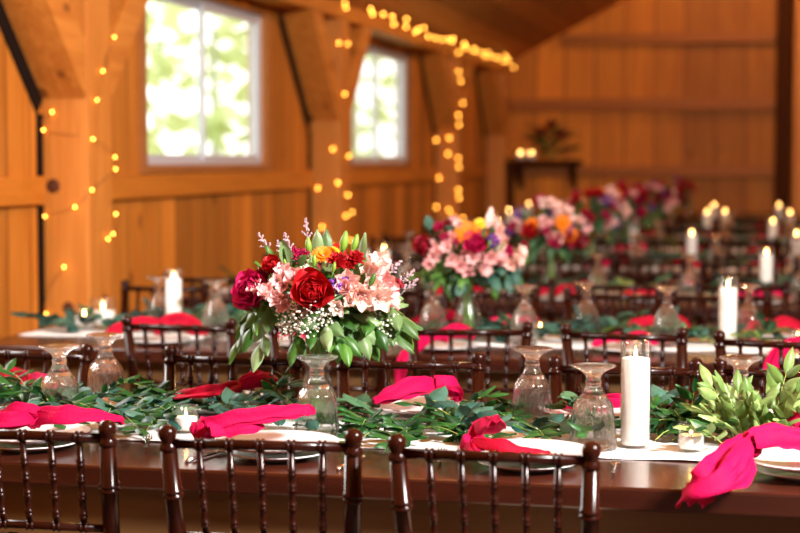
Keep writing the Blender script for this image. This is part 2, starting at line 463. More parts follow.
# plate beam under the eave, girts along the walls
pv = [(XW + .012, 2.567), (XW + .235, 2.567), (XW + .235, 2.685), (XW + .012, 2.569)]
struct(MB().add([(x, YF + .01, z) for x, z in pv] + [(x, YB - .01, z) for x, z in pv], [(0, 1, 2, 3), (7, 6, 5, 4), (0, 4, 5, 1), (1, 5, 6, 2), (2, 6, 7, 3), (3, 7, 4, 0)]).build('trim_1', M['girt'], smooth=False))
POSTS = [7.63, 12.46, 17.30, 20.44]
PW, PD = .30, .24               # along the wall, out from it
seg = [YF + .01] + [v for p in POSTS for v in (p - .06, p + PW + .005)][:-1]
for k in range(0, len(seg), 2):
    struct(MB().box((XW + .001, seg[k], 1.29), (XW + .045, seg[k + 1], 1.42)).build('trim_%d' % (2 + k // 2), M['girt'], smooth=False, bevel=.004))
n = 7
for z0, z1 in ((2.90, 3.02), (2.10, 2.24), (1.30, 1.43)):
    x0 = XW + .26
    x1 = -.02
    struct(MB().box((x0 if z0 < 2.5 else XW + (z1 - EAVE) / SL + .03, YB - .10, z0), (x1, YB - .001, z1)).build('trim_%d' % n, M['girt_x'], smooth=False, bevel=.004))
    n += 1
# windows
for k, (a, bb) in enumerate(WIN):
    fr = MB(); f = .035
    x0, x1 = XW - .10, XW - .02
    fr.box((x0, a, WZ0), (x1, bb, WZ0 + f)); fr.box((x0, a, WZ1 - f), (x1, bb, WZ1))
    fr.box((x0, a, WZ0 + f), (x1, a + f, WZ1 - f)); fr.box((x0, bb - f, WZ0 + f), (x1, bb, WZ1 - f))
    wo = struct(fr.build('window_%d' % (k + 1), M['vinyl'], smooth=False, bevel=.004))
    mid = (a + bb) / 2
    for s0, s1, xo in ((a + f, mid + .045, -.085), (mid - .045, bb - f, -.055)):
        sb = MB(); g = .038; xa, xb = XW + xo, XW + xo + .026
        sb.box((xa, s0, WZ0 + f), (xb, s1, WZ0 + f + g)); sb.box((xa, s0, WZ1 - f - g), (xb, s1, WZ1 - f))
        sb.box((xa, s0, WZ0 + f + g), (xb, s0 + g, WZ1 - f - g)); sb.box((xa, s1 - g, WZ0 + f + g), (xb, s1, WZ1 - f - g))
        so = sb.build('sash', M['vinyl'], wo, smooth=False, bevel=.003)
        MB().box((xa + .010, s0 + g, WZ0 + f + g), (xa + .016, s1 - g, WZ1 - f - g)).build('pane', M['pane'], so, smooth=False)
    tr = MB(); q = .09
    tr.box((XW, a - q, WZ0 - .035), (XW + .03, bb + q, WZ0 + .012)); tr.box((XW, a - q, WZ1 - .01), (XW + .02, bb + q, WZ1 + .0))
    tr.box((XW, a - q, WZ0 + .012), (XW + .02, a + .005, WZ1 - .01)); tr.box((XW, bb - .005, WZ0 + .012), (XW + .02, bb + q, WZ1 - .01))
    tr.build('window_casing', M['wintrim'], wo, smooth=False, bevel=.003)
# timber posts with their knee braces
PL = ['pine post with two knee braces wrapped in fairy lights, before the first window',
      'pine post with knee braces standing between the two windows',
      'pine post with knee braces past the second window, hung with fairy lights',
      'pine corner post beside the dark wall shelf, in the far corner']
xf = XW + PD
for k, y in enumerate(POSTS):
    t = thing('timber_post', PL[k], 'post', (XW, y, 0), 0, 'timber posts along the window wall')
    MB().box((.002, 0, .002), (PD, PW, 2.562)).build('post_shaft', M['post'], t, smooth=False, bevel=.008)
    for s in ((-1, 1) if k < 3 else (-1,)):
        z0, z1 = 1.79, 2.562
        y0 = -.001 if s < 0 else PW + .001
        th = .27
        ln = (z1 - z0) * 1.0
        vs = []
        for x in (.004, PD - .004 if s > 0 else PD - .002):
            vs += [(x, y0, z0), (x, y0 + s * ln, z1), (x, y0 + s * max(0, ln - th), z1), (x, y0, z0 + th)]
        fs = [(0, 1, 2, 3), (7, 6, 5, 4), (0, 4, 5, 1), (1, 5, 6, 2), (2, 6, 7, 3), (3, 7, 4, 0)]
        MB().add(vs, fs).build('knee_brace', M['brace'], t, smooth=False, bevel=.006)
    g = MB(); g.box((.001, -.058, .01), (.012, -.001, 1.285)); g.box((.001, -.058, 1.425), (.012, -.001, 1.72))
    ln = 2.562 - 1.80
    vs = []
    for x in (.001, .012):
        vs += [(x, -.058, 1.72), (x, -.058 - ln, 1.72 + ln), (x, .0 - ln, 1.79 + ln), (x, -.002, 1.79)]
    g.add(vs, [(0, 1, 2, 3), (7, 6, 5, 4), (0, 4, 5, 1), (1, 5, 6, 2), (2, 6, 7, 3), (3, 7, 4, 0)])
    g.build('shadow_gap_strip', M['gap'], t, smooth=False)  # dark strip put in for the shade beside post and brace
    if k == 0:
        for px, py, rr in ((53, 186, .036), (68, 308, .03)):
            p = at_y(px, py, y - .002)
            MB().lathe([(rr, 0), (rr * .9, .003), (0, .003)], 14, aim((p.x - XW, p.y - y + .002, p.z), (0, -1, 0))).build('wood_knot', M['knot'], t)
# dark post on the gable wall and its lighter neighbour
t = tag(MB().box((-.0, YB - .2, .002), (.17, YB - .002, 4.1)).build('timber_post', M['darkpost'], smooth=False, bevel=.008), 'dark stained post against the gable wall', 'post')
t = tag(MB().box((.2, YB - .3, .002), (.5, YB - .002, 4.1)).build('timber_post', M['post'], smooth=False, bevel=.008), 'thick pale pine post next to the dark post on the gable wall', 'post')

# outside
struct(MB().box((-60, -30, -.5), (XW - .3, 60, -.4)).build('ground', M['lawn'], smooth=False))
def tree(x, y, h, label, seed):
    rnd = random.Random(seed)
    t = thing('tree', label, 'tree', (x, y, -.4), 0, 'trees outside the windows')
    MB().tube([(0, 0, 0), (.05, .03, h * .4), (0, .06, h * .8)], lambda v: .13 * (1 - .6 * v), 8).build('trunk', M['bark'], t)
    c = MB()
    for i in range(260):
        a = rnd.uniform(0, 2 * PI); zz = rnd.uniform(.3, 1) * h; rr = rnd.uniform(.2, 1) ** .6 * h * .27
        c.petal(aim((rr * math.cos(a), rr * math.sin(a), zz), (rnd.uniform(-1, 1), rnd.uniform(-1, 1), rnd.uniform(-1, .4))), .55, .40, .1, .5, .1, nu=2, nv=3)
    c.build('crown', M['crown'], t)
tree(-12.5, 25.5, 6.5, 'leafy tree outside, seen through the first window beside its centre bar', 1)
tree(-10.5, 31, 5.5, 'leafy tree outside, glimpsed through the far pane of the first window', 2)
tree(-9.5, 38.0, 6.5, 'leafy tree outside, seen through the second window', 3)

# ------------------------------------------------------------------ tables
TX0, TX1, TD, TZ = -3.15, 1.75, 1.06, .76
FRONT = [3.83 + 2.43 * k for k in range(7)]
CEN = [f + .60 for f in FRONT]
ROWN = ['front', 'second', 'third', 'fourth', 'fifth', 'sixth', 'seventh']
def build_table():
    t = thing('banquet_table', 'long dark stained plank table at the front', 'table', (0, 0, 0), 0, 'long banquet tables')
    MB().box((TX0, 0, TZ - .055), (TX1, TD, TZ)).build('tabletop', M['table'], t, smooth=False, bevel=.007)
    a = MB()
    a.box((TX0 + .08, .07, TZ - .19), (TX1 - .08, .10, TZ - .0555)); a.box((TX0 + .08, TD - .10, TZ - .19), (TX1 - .08, TD - .07, TZ - .0555))
    a.box((TX0 + .08, .10, TZ - .19), (TX0 + .11, TD - .10, TZ - .0555)); a.box((TX1 - .11, .10, TZ - .19), (TX1 - .08, TD - .10, TZ - .0555))
    a.build('apron', M['apron'], t, smooth=False)
    for x in (TX0 + .115, -.7, TX1 - .205):
        for y in (.102, TD - .192):
            MB().box((x, y, 0), (x + .09, y + .09, TZ - .056)).build('leg', M['apron'], t, smooth=False, bevel=.006)
    return t
tb = build_table(); tb.location = (0, FRONT[0], 0)
for k in range(1, 7):
    copy_tree(tb, (0, FRONT[k], 0), 0, 'long dark plank table, %s counted back from the front' % ROWN[k])
def runner(k):
    rnd = random.Random(k); b = MB(); n, m = 110, 9; hw = .225 if k else .235
    for i in range(n + 1):
        x = TX0 + .04 + (TX1 - TX0 - .08) * i / n
        for j in range(m + 1):
            v = -1 + 2 * j / m
            y = CEN[k] + hw * v + .008 * math.sin(x * 5 + k) + .004 * math.sin(x * 17)
            z = TZ + .0035 + .0022 * math.sin(x * 23 + v * 3) * math.sin(v * 7 + x * 4)
            b.v.append((x, y, z))
    for i in range(n):
        for j in range(m):
            a = i * (m + 1) + j
            b.f.append((a, a + m + 1, a + m + 2, a + 1))
    tag(b.build('table_runner', M['linen'], solid=.003), 'white linen runner along the middle of the %s table' % ROWN[k], 'table runner', 'white table runners')
for k in range(7): runner(k)

# ------------------------------------------------------------------ chairs
BW0, BW1 = .185, .205           # half width between the back posts at the seat and at the top
def back_y(z): return -.175 - .085 * max(0, z - .45) / .47 - .02 * max(0, .45 - z)
def back_x(z): return BW0 + (BW1 - BW0) * max(0, z - .45) / .47
def ringed(r, L, rings, rr=1.22, h=.006):
    """turned profile with raised double rings at the given heights"""
    pr = [(r * .92, 0)]
    for z in sorted(rings):
        for dz in (-h, h):
            pr += [(r, z + dz - h * .8), (r * rr, z + dz - h * .35), (r * rr, z + dz + h * .35), (r, z + dz + h * .8)]
    pr.append((r * .92, L)); return pr
def along(mb, p, q, prof, seg=12):
    p, q = Vector(p), Vector(q)
    mb.lathe(prof, seg, aim(p, q - p))
def chair_parts(hi=True):
    sg = 12 if hi else 6
    out = []
    for s in (-1, 1):
        mb = MB()
        p0, p1 = (s * back_x(0), back_y(0), 0), (s * back_x(.45), back_y(.45), .45)
        along(mb, p0, p1, ringed(.0185, .4505, (.12, .30) if hi else (), seg if False else 1.2), sg)
        q = Vector((s * back_x(.872), back_y(.872), .872)); L = (q - Vector(p1)).length
        pr = ringed(.0195, L, (L - .42 + .15, L - .10) if hi else ())
        along(mb, p1, q, pr, sg)
        d = (q - Vector(p1)).normalized()
        fin = [(.0185, -.002), (.0215, .004), (.0215, .009), (.0165, .014), (.0150, .020), (.0185, .027), (.0205, .036), (.0195, .045), (.013, .053), (.004, .0565), (0, .057)]
        mb.lathe(fin, sg, aim(q, d))
        out.append(('back_post', mb, 'mahogany'))
    def rail(z, r, cuffs, hw=0):
        mb = MB(); x = back_x(z) - .012; y = back_y(z)
        along(mb, (-x, y, z), (x, y, z), [(r, 0), (r, 2 * x)], sg)
        if hi:
            for cx in cuffs:
                for dx in (-.006, .006):
                    along(mb, (cx + dx - .004, y, z), (cx + dx + .004, y, z), [(r, 0), (r * 1.28, .002), (r * 1.28, .006), (r, .008)], sg)
        return mb
    NS = 5
    xs = [(-1 + 2 * (i + 1) / (NS + 1)) for i in range(NS)]
    out.append(('top_rail', rail(.886, .0115, [u * back_x(.886) for u in xs]), 'mahogany'))
    out.append(('lower_rail', rail(.675, .0095, [u * back_x(.675) for u in xs]), 'mahogany'))
    out.append(('lower_rail', rail(.625, .0095, []), 'mahogany'))
    for u in xs:
        mb = MB()
        p, q = Vector((u * back_x(.675), back_y(.675), .675)), Vector((u * back_x(.886), back_y(.886), .886))
        L = (q - p).length
        along(mb, p, q, ringed(.0078, L, (.03, .075, .118, .155) if hi else (), 1.32, .0045), 8 if hi else 5)
        out.append(('spindle', mb, 'mahogany'))
    mb = MB()
    for (a, b2, c, d) in ((-.19, .17, -.165, -.19), ):
        mb.add([(-.175, -.18, .43), (.175, -.18, .43), (.20, .20, .43), (-.20, .20, .43), (-.175, -.18, .455), (.175, -.18, .455), (.20, .20, .455), (-.20, .20, .455)],
               [(3, 2, 1, 0), (4, 5, 6, 7), (0, 1, 5, 4), (1, 2, 6, 5), (2, 3, 7, 6), (3, 0, 4, 7)])
    out.append(('seat', mb, 'mahogany'))
    mb = MB()
    for j in range(7):
        for i in range(7):
            u, v = -1 + i / 3, -1 + j / 3
            e = max(abs(u), abs(v)) ** 4
            mb.v.append((u * (.165 + .02 * (v + 1) / 2), v * .175 + .01, .456 + .035 * (1 - .75 * e)))
    for j in range(6):
        for i in range(6):
            a = j * 7 + i; mb.f.append((a, a + 1, a + 8, a + 7))
    out.append(('cushion', mb, 'seatpad'))
    for s in (-1, 1):
        mb = MB(); along(mb, (s * .185, .185, 0), (s * .185, .185, .43), ringed(.0155, .43, (.1, .3) if hi else ()), sg)
        out.append(('front_leg', mb, 'mahogany'))
    mb = MB()
    for z in (.16, .24):
        for s in (-1, 1):
            along(mb, (s * .185, .185, z), (s * .186, -.175, z), [(.009, 0), (.009, .36)], sg)
        along(mb, (-.185, .185, z + .03), (.185, .185, z + .03), [(.009, 0), (.009, .37)], sg)
    out.append(('stretcher', mb, 'mahogany'))
    return out
def make_chair(hi):
    t = thing('spindle_chair', 'dark chair', 'chair', (0, 0, 0), 0, 'dark mahogany spindle chairs')
    if hi:
        for nme, mb, m in chair_parts(True): mb.build(nme, M[m], t)
        return t
    mb = MB()
    for nme, p, m in chair_parts(False):
        if nme != 'cushion': mb.add(p.v, p.f)
    mb.build('frame', M['mahogany'], t)
    for nme, p, m in chair_parts(False):
        if nme == 'cushion': p.build('cushion', M['seatpad'], t)
    return t
CH = [make_chair(True), make_chair(False)]
used = {}
def put_chair(x, y, rz, label, hi=True):
    k = 0 if hi else 1
    if k not in used:
        used[k] = 1; c = CH[k]; c.location = (x, y, 0); c.rotation_euler = (0, 0, rz); c['label'] = label
    else:
        copy_tree(CH[k], (x, y, 0), rz, label)
def chair_between(a, b, label, facing=1):
    """back posts' tops at two measured spots; facing +1 looks away from the camera"""
    p, q = at_z(a[0], a[1], .925), at_z(b[0], b[1], .925)
    m = (p + q) / 2; d = (q - p)
    ang = math.atan2(d.y, d.x) + (0 if facing > 0 else PI)
    off = Vector((-math.sin(ang), math.cos(ang), 0)) * .262
    c = m + off
    if facing < 0:              # the chairs across the table stand clear of its far edge
        k = (FRONT[0] + TD - .188) / c.y
        c = c * k
    put_chair(c.x, c.y, ang, label)
chair_between((-78, 415), (121, 422), 'dark mahogany spindle chair cut off at the edge, near side of the front table')
chair_between((163, 426), (357, 430), 'dark mahogany spindle chair in front of the plate with the tied pink napkin and bouquet')
chair_between((391, 435), (597, 443), 'dark mahogany spindle chair in front of the plate with the red-tailed napkin')
far1 = [((-40, 351), (104, 356), 'dark spindle chair across the front table, behind the pair of goblets at its window end'),
        ((165, 353), (306, 357), 'dark spindle chair across the front table, behind the small votive and the bouquet'),
        ((339, 360), (483, 361), 'dark spindle chair across the front table, beside the bouquet, behind a pink napkin heap'),
        ((556, 367), (696, 370), 'dark spindle chair across the front table, directly behind the tall white candle'),
        ((720, 372), (868, 379), 'dark spindle chair across the front table, behind the bright green leaf sprays')]
for a, b2, l in far1: chair_between(a, b2, l, -1)
near2 = [((117, 316), (240, 319), 'dark spindle chair at the second table, first from the window wall, with pink napkin behind'),
         ((265, 319), (388, 322), 'dark spindle chair at the second table, hidden mostly behind the near bouquet'),
         ((409, 322), (531, 322), 'dark spindle chair at the second table with a pink napkin hanging through its back'),
         ((560, 324), (688, 328), 'dark spindle chair at the second table, seen behind the tall white candle'),
         ((717, 331), (846, 336), 'dark spindle chair at the second table, beside its tall white candle')]
for a, b2, l in near2: chair_between(a, b2, l, 1)
rnd = random.Random(3)
for r in range(1, 7):
    hi = r <= 2
    for k in range(7):
        x = -2.82 + .525 * k
        if r >= 2 and x < .35:
            put_chair(x + rnd.uniform(-.03, .03), FRONT[r] - .20 + rnd.uniform(-.03, .03), R(rnd.uniform(-5, 5)),
                      'dark spindle chair, %s from the window wall, near side of %s table' % (ORD[k + 1], ROWN[r]), hi)
        if r <= 6 and k < 7:
            put_chair(x + rnd.uniform(-.03, .03), FRONT[r] + TD + .06 + rnd.uniform(-.03, .03), PI + R(rnd.uniform(-5, 5)),
                      'dark spindle chair, %s from the window wall, far side of %s table' % (ORD[k + 1], ROWN[r]), hi)

# ------------------------------------------------------------------ goblets, candles, plates, cutlery
def goblet(kind):
    t = thing('goblet', 'upturned goblet', 'goblet', (0, 0, 0), 0, 'upturned water goblets')
    if kind == 'cut':
        outer = [(.0535, 0), (.0508, .02), (.0475, .05), (.0450, .085), (.0445, .100), (.0440, .108), (.0410, .116), (.0320, .130), (.0225, .145), (.0185, .156), (.0165, .164), (.0185, .168), (.0185, .172), (.0160, .177), (.0175, .186), (.0255, .196), (.0380, .204), (.0470, .208), (.0500, .2105), (.0500, .2135), (.044, .2135), (0, .2105)]
        inner = [(.0518, 0), (.0490, .02), (.0457, .05), (.0432, .085), (.0427, .100), (.0390, .113), (.028, .127), (.016, .139), (0, .145)]
        def mod(i, a):
            if i <= 3: return 1 + .05 * abs(math.sin(9 * a)) * (1 if i else .3)
            if i in (4, 5, 6, 7): return 1 + .03 * math.cos(18 * a)
            return 1
        sg = 72
    else:
        outer = [(.041, 0), (.0455, .02), (.0475, .045), (.0465, .07), (.041, .095), (.032, .118), (.022, .136), (.0135, .150), (.0100, .160), (.0135, .166), (.0105, .173), (.011, .182), (.018, .192), (.030, .199), (.041, .203), (.0425, .2045), (.0425, .207), (0, .2045)]
        inner = [(.0395, 0), (.044, .02), (.046, .045), (.045, .07), (.0395, .095), (.0305, .117), (.019, .132), (0, .142)]
        mod = None; sg = 28
    wide = 1.14 if kind == 'cut' else 1.05
    outer = [(r * wide, z) for r, z in outer]; inner = [(r * wide, z) for r, z in inner]
    cutz = .130 if kind == 'cut' else .136
    ob = [p for p in outer if p[1] <= cutz]; nb = len(ob)
    ib = [p for p in inner if p[1] < cutz - .002]
    b = MB(); vs, fs = [], []
    for idx, pr in enumerate((ob, ib)):
        o = len(vs)
        for i, (r, z) in enumerate(pr):
            for k in range(sg):
                a = 2 * PI * k / sg
                rr = r * (mod(i, a) if (mod and idx == 0) else 1)
                vs.append((rr * math.cos(a), rr * math.sin(a), z))
        for i in range(len(pr) - 1):
            for k in range(sg):
                k2 = (k + 1) % sg
                q = (o + i * sg + k, o + i * sg + k2, o + (i + 1) * sg + k2, o + (i + 1) * sg + k)
                fs.append(q if idx == 0 else q[::-1])
    for k in range(sg):
        k2 = (k + 1) % sg
        fs.append((k2, k, nb * sg + k, nb * sg + k2))
    b.add(vs, fs).build('bowl', M['glass' if kind == 'cut' else 'smooth_glass'], t)
    st = [ob[-1]] + [p for p in outer if p[1] > cutz]
    MB().lathe([(0, st[0][1] + .004)] + st, 36).build('stem_and_foot', M['stemglass'], t)
    return t
GOB = {'cut': goblet('cut'), 'smooth': goblet('smooth')}
gused = {}
def put(protos, usedd, key, loc, rz, label, group=None, sc=None):
    if key not in usedd:
        usedd[key] = 1; o = protos[key]; o.location = loc; o.rotation_euler = (0, 0, rz); o['label'] = label
        if sc: o.scale = (sc, sc, sc)
        if group: o['group'] = group
        return o
    return copy_tree(protos[key], loc, rz, label, group, sc)
TOP = TZ + .0062
def put_goblet(kind, px, py, label, y=None, x=None, sc=None):
    if y is None: p = at_z(px, py, TOP)
    else: p = Vector((lat(px, y) if x is None else x, y, TOP))
    put(GOB, gused, kind, (p.x, p.y, TOP), rnd.uniform(0, 6), label, None, sc)
put_goblet('cut', 60, 421, 'upturned cut-glass goblet over the pink napkin at the window end of front table')
put_goblet('cut', 106, 405, 'upturned cut-glass goblet behind its twin at the window end of front table')
put_goblet('cut', 317, 436, 'upturned cut-glass goblet standing right under the near bouquet')
put_goblet('cut', 532, 424, 'upturned ribbed goblet on the front table glowing pink inside')
put_goblet('cut', 593, 448, 'upturned cut-glass goblet touching the tall white candle on front table')
put_goblet('cut', 740, 437, 'upturned goblet half hidden by bright green leaf sprays')

def flame(par, z, s=1.0):
    MB().tube([(0, 0, z - .002), (.0006, 0, z + .008)], .001, 5).build('wick', M['wick'], par)
    MB().lathe([(0, z + .003), (.0028 * s, z + .007 * s), (.0042 * s, z + .013 * s), (.0036 * s, z + .02 * s), (.0017 * s, z + .028 * s), (0, z + .036 * s)], 8).build('flame', M['flame'], par)
def jar(par, r, h, seg=28):
    th = .0025
    MB().lathe([(r * .96, 0), (r, .004), (r, h - .002), (r - th * .5, h), (r - th, h - .002), (r - th, .008), (0, .008)], seg).build('glass_jar', M['jar'], par)
def pillar(seg=28):
    t = thing('pillar_candle', 'tall candle', 'candle', (0, 0, 0), 0, 'tall white candles in glass cylinders')
    r, h, wz = .0395, .272, .228
    jar(t, r, h, seg)
    MB().lathe([(r - .0045, .0085), (r - .0035, .03), (r - .0035, wz), (r - .006, wz + .002), (r * .6, wz - .004), (0, wz - .006)], seg).build('wax', M['wax'], t)
    flame(t, wz - .003, 1.0); return t
def votive(seg=24):
    t = thing('votive_candle', 'votive candle', 'candle', (0, 0, 0), 0, 'small votive candles in clear glasses')
    r, h, wz = .034, .072, .041
    jar(t, r, h, seg)
    MB().lathe([(r - .0045, .0085), (r - .0038, .02), (r - .0038, wz), (r - .007, wz + .001), (r * .5, wz - .003), (0, wz - .004)], seg).build('wax', M['wax'], t)
    flame(t, wz - .002, .75); return t
CAN = {'p': pillar(), 'v': votive(), 'P': pillar(12), 'V': votive(10)}
cused = {}
def put_candle(key, px, py, label, y=None, sc=None):
    p = at_z(px, py, TOP) if y is None else Vector((lat(px, y), y, TOP))
    put(CAN, cused, key, (p.x, p.y, TOP), 0, label, None, sc)
    return p
put_candle('p', 635, 447, 'tall white pillar candle burning in a glass cylinder on the front table')
put_candle('v', 186, 432, 'small votive beside the knotted napkin and bouquet on front table')
put_candle('v', 691, 451, 'small votive beside the bright leaf sprays on front table')
put_candle('P', 173, 0, 'tall white candle on the second table by the window wall', CEN[1] - .02)
put_candle('P', 729, 0, 'tall white candle on the second table beside a goblet', CEN[1] - .02)
put_candle('V', 83, 0, 'low white votive by the leaves at window end of the second table', CEN[1] + .02, 1.35)
put_candle('V', 102, 0, 'wider, taller low candle beside the votive at window end of second table', CEN[1] + .10, 1.8)
put_candle('V', 541, 0, 'small votive glowing between two goblets on the second table', CEN[1] + .08, 1.0)
put_candle('V', 800, 0, 'small votive beside the goblet and tall candle on second table', CEN[1] - .08, 1.0)
far_c = [(2, 384), (2, 363), (2, 767), (3, 246), (3, 692), (3, 797), (4, 634), (4, 773), (4, 497), (5, 509), (5, 707), (5, 725), (5, 790), (6, 529), (6, 714), (6, 779)]
cnt = {}
for r, px in far_c:
    cnt[r] = cnt.get(r, 0) + 1
    put_candle('P', px, 0, 'tall lit candle, %s from the window wall on the %s table' % (ORD[cnt[r]], ROWN[r]), CEN[r] + rnd.uniform(-.05, .05))

def plates():
    a = MB(); r = .128
    a.lathe([(r * .55, 0), (r * .60, .004), (r * .97, .0165), (r, .019), (r * .985, .0205), (r * .63, .009), (0, .008)], 48)
    t1 = tag(a.build('dinner_plate', M['china']), 'plate', 'plate', 'white dinner plates')
    b = MB(); r = .155
    def md(i, th): return 1 + (.012 * math.cos(42 * th) if i in (3, 4, 5) else (.006 * math.cos(42 * th) if i in (2, 6) else 0))
    b.lathe([(r * .48, 0), (r * .55, .004), (r * .86, .013), (r * .97, .019), (r, .0225), (r * .975, .0245), (r * .84, .018), (r * .70, .012), (r * .52, .009), (0, .008)], 126, None, md)
    t2 = tag(b.build('beaded_plate', M['pressed']), 'plate', 'plate', 'beaded glass plates')
    return {'d': t1, 'b': t2}
PLT = plates(); pused = {}
def put_plates(x, y, where, both=True, under=True):
    if under: put(PLT, pused, 'd', (x, y, TZ + .0005), 0, 'plain white dinner plate under the ' + ('beaded plate ' if both else 'napkin ') + where)
    if both: put(PLT, pused, 'b', (x, y, TZ + .0215), rnd.uniform(0, 1), 'beaded pale glass plate ' + where)
NEARP = [lat(28, 4.03), lat(276, 4.03), lat(530, 4.03), lat(812, 4.05)]
put_plates(NEARP[0], 4.03, 'under the long pink napkin at window end')
put_plates(NEARP[1], 4.03, 'under the tied pink napkin by the bouquet')
put_plates(NEARP[2], 4.03, 'under the rosette napkin with the red tail')
put_plates(NEARP[3], 4.05, 'under the napkin draped over the table edge')
FARP = [lat(215, 4.725), lat(420, 4.725), lat(600, 4.725), lat(812, 4.715)]
put_plates(FARP[0], 4.725, 'across the front table behind the small votive')
put_plates(FARP[1], 4.725, 'across the front table beside the bouquet')
put_plates(FARP[2], 4.725, 'across the front table behind the tall candle')
put_plates(FARP[3], 4.715, 'across the front table behind bright leaf sprays')

def fork():
    t = MB(); n = 14
    pts = []
    for i in range(n + 1):
        v = i / n
        pts.append((v * .145, .0042 + .0032 * math.cos(v * 5)))
    vs, fs = [], []
    for i, (y, z) in enumerate(pts):
        v = i / n; wv = .0065 - .004 * math.sin(PI * min(1, v * 1.1)) if v < .9 else .0035 + (v - .9) * 90 * .001
        for x in (-wv, wv):
            vs += [(x, y, z), (x, y, z + .0018)]
    for i in range(n):
        a = i * 4
        fs += [(a, a + 2, a + 6, a + 4), (a + 1, a + 5, a + 7, a + 3), (a, a + 4, a + 5, a + 1), (a + 2, a + 3, a + 7, a + 6)]
    t.add(vs, fs)
    z0 = pts[-1][1]
    t.add([(-.0036, .143, z0), (.0036, .143, z0), (.0125, .160, z0 - .002), (.0125, .168, z0 - .002), (-.0125, .168, z0 - .002), (-.0125, .160, z0 - .002),
           (-.0036, .143, z0 + .002), (.0036, .143, z0 + .002), (.0125, .160, z0), (.0125, .168, z0), (-.0125, .168, z0), (-.0125, .160, z0)],
          [(5, 4, 3, 2, 1, 0), (6, 7, 8, 9, 10, 11), (0, 1, 7, 6), (1, 2, 8, 7), (2, 3, 9, 8), (3, 4, 10, 9), (4, 5, 11, 10), (5, 0, 6, 11)])
    for k in range(4):
        x = -.0108 + .0072 * k
        t.tube([(x, .166, z0 - .001), (x, .19, z0 - .001), (x * .98, .212, z0 + .005)], lambda v: .0016 * (1 - .4 * v), 6)
    return tag(t.build('fork', M['steel']), 'fork', 'fork', 'dinner forks')
def knife():
    t = MB()
    t.tube([(0, 0, .004), (0, .05, .0045), (0, .10, .004)], lambda v: .0052 - .001 * v, 8)
    t.add([(-.0035, .098, .0035), (.0035, .098, .0035), (.010, .13, .0035), (.010, .19, .0035), (.002, .225, .0035), (-.006, .20, .0035),
           (-.0035, .098, .005), (.0035, .098, .005), (.010, .13, .0045), (.010, .19, .0042), (.002, .225, .004), (-.006, .20, .005)],
          [(5, 4, 3, 2, 1, 0), (6, 7, 8, 9, 10, 11), (0, 1, 7, 6), (1, 2, 8, 7), (2, 3, 9, 8), (3, 4, 10, 9), (4, 5, 11, 10), (5, 0, 6, 11)])
    return tag(t.build('table_knife', M['steel']), 'steel knife lying beside the plate with tied napkin on front table', 'knife', 'table knives')
def spoon():
    t = MB()
    t.tube([(0, 0, .004), (0, .06, .007), (0, .13, .005)], lambda v: .0050 - .0022 * v, 8)
    vs, fs = [], []
    for j in range(9):
        for i in range(7):
            v, u = j / 8, -1 + i / 3
            wv = .019 * math.sin(PI * (.06 + .88 * v)) ** .6
            vs.append((u * wv, .126 + .062 * v, .004 + .0065 * (u * u + (2 * v - 1) ** 2) * .5))
    for j in range(8):
        for i in range(6):
            a = j * 7 + i; fs.append((a, a + 1, a + 8, a + 7))
    t.add(vs, fs)
    o = t.build('spoon', M['steel'], solid=.0012)
    return tag(o, 'steel spoon lying between the chairs near the small votive', 'spoon', 'spoons')
FK = {'f': fork()}; fku = {}
for px, py, hx, lab in ((148, 434, 137, 'steel fork beside the long pink napkin, between two front chairs'),
                        (443, 447, 432, 'steel fork beside the rosette napkin with the red tail'),
                        (616, 457, 609, 'steel fork below the tall white candle on front table'),
                        (704, 460, 700, 'steel fork below the small votive and bright sprays')):
    p = at_z(px, py, TZ + .01); q = at_z(hx, 495, TZ)
    d = Vector((q.x - p.x, q.y - p.y, 0)).normalized(); base = Vector((p.x, p.y, 0)) + d * .212
    if base.y < FRONT[0] + .01: base.y = FRONT[0] + .012
    put(FK, fku, 'f', (base.x, base.y, TZ + .0005), math.atan2(-d.y, -d.x) - PI / 2, lab)
kn = knife(); p = at_z(338, 471, TZ); kn.location = (p.x, p.y, TZ + .0005); kn.rotation_euler = (0, 0, R(-4))
spn = spoon(); p = at_z(186, 463, TZ); spn.location = (p.x, p.y, TZ + .0005); spn.rotation_euler = (0, 0, R(-16))

# ------------------------------------------------------------------ napkins
def ribbon(mb, path, nf=2.5, seed=0, n=7, m=22):
    """a pleated strip of cloth; path rows are (point, half width, pleat height)"""
    rnd = random.Random(seed)
    pts = catmull([p for p, w, h in path], n)
    ws = catmull([(w, h, 0) for p, w, h in path], n)
    ph = rnd.uniform(0, 6); base = len(mb.v); N = len(pts); prev = None
    for i, p in enumerate(pts):
        t = (pts[min(i + 1, N - 1)] - pts[max(i - 1, 0)]).normalized()
        s = t.cross(Vector((0, 0, 1)))
        s = s.normalized() if s.length > .15 else (prev or Vector((1, 0, 0)))
        if prev is not None and s.dot(prev) < 0: s = -s
        prev = s
        nn = s.cross(t).normalized()
        if nn.z < -.01: nn = -nn
        hw, hh = max(.002, ws[i].x), max(.0005, ws[i].y) * 1.35
        for j in range(m + 1):
            v = -1 + 2 * j / m
            f = math.cos(nf * PI * v + ph + .55 * math.sin(i * .22 + ph)) * .5
            arch = 1 - v * v
            off = hh * (f * (.75 + .45 * arch) + .70 * arch) + .0025 * math.sin(i * .9 + v * 8 + ph)
            mb.v.append(tuple(p + s * (hw * (v + .12 * math.sin(2 * nf * PI * v + ph))) + nn * off))
    for i in range(N - 1):
        for j in range(m):
            a = base + i * (m + 1) + j
            mb.f.append((a, a + 1, a + m + 2, a + m + 1))
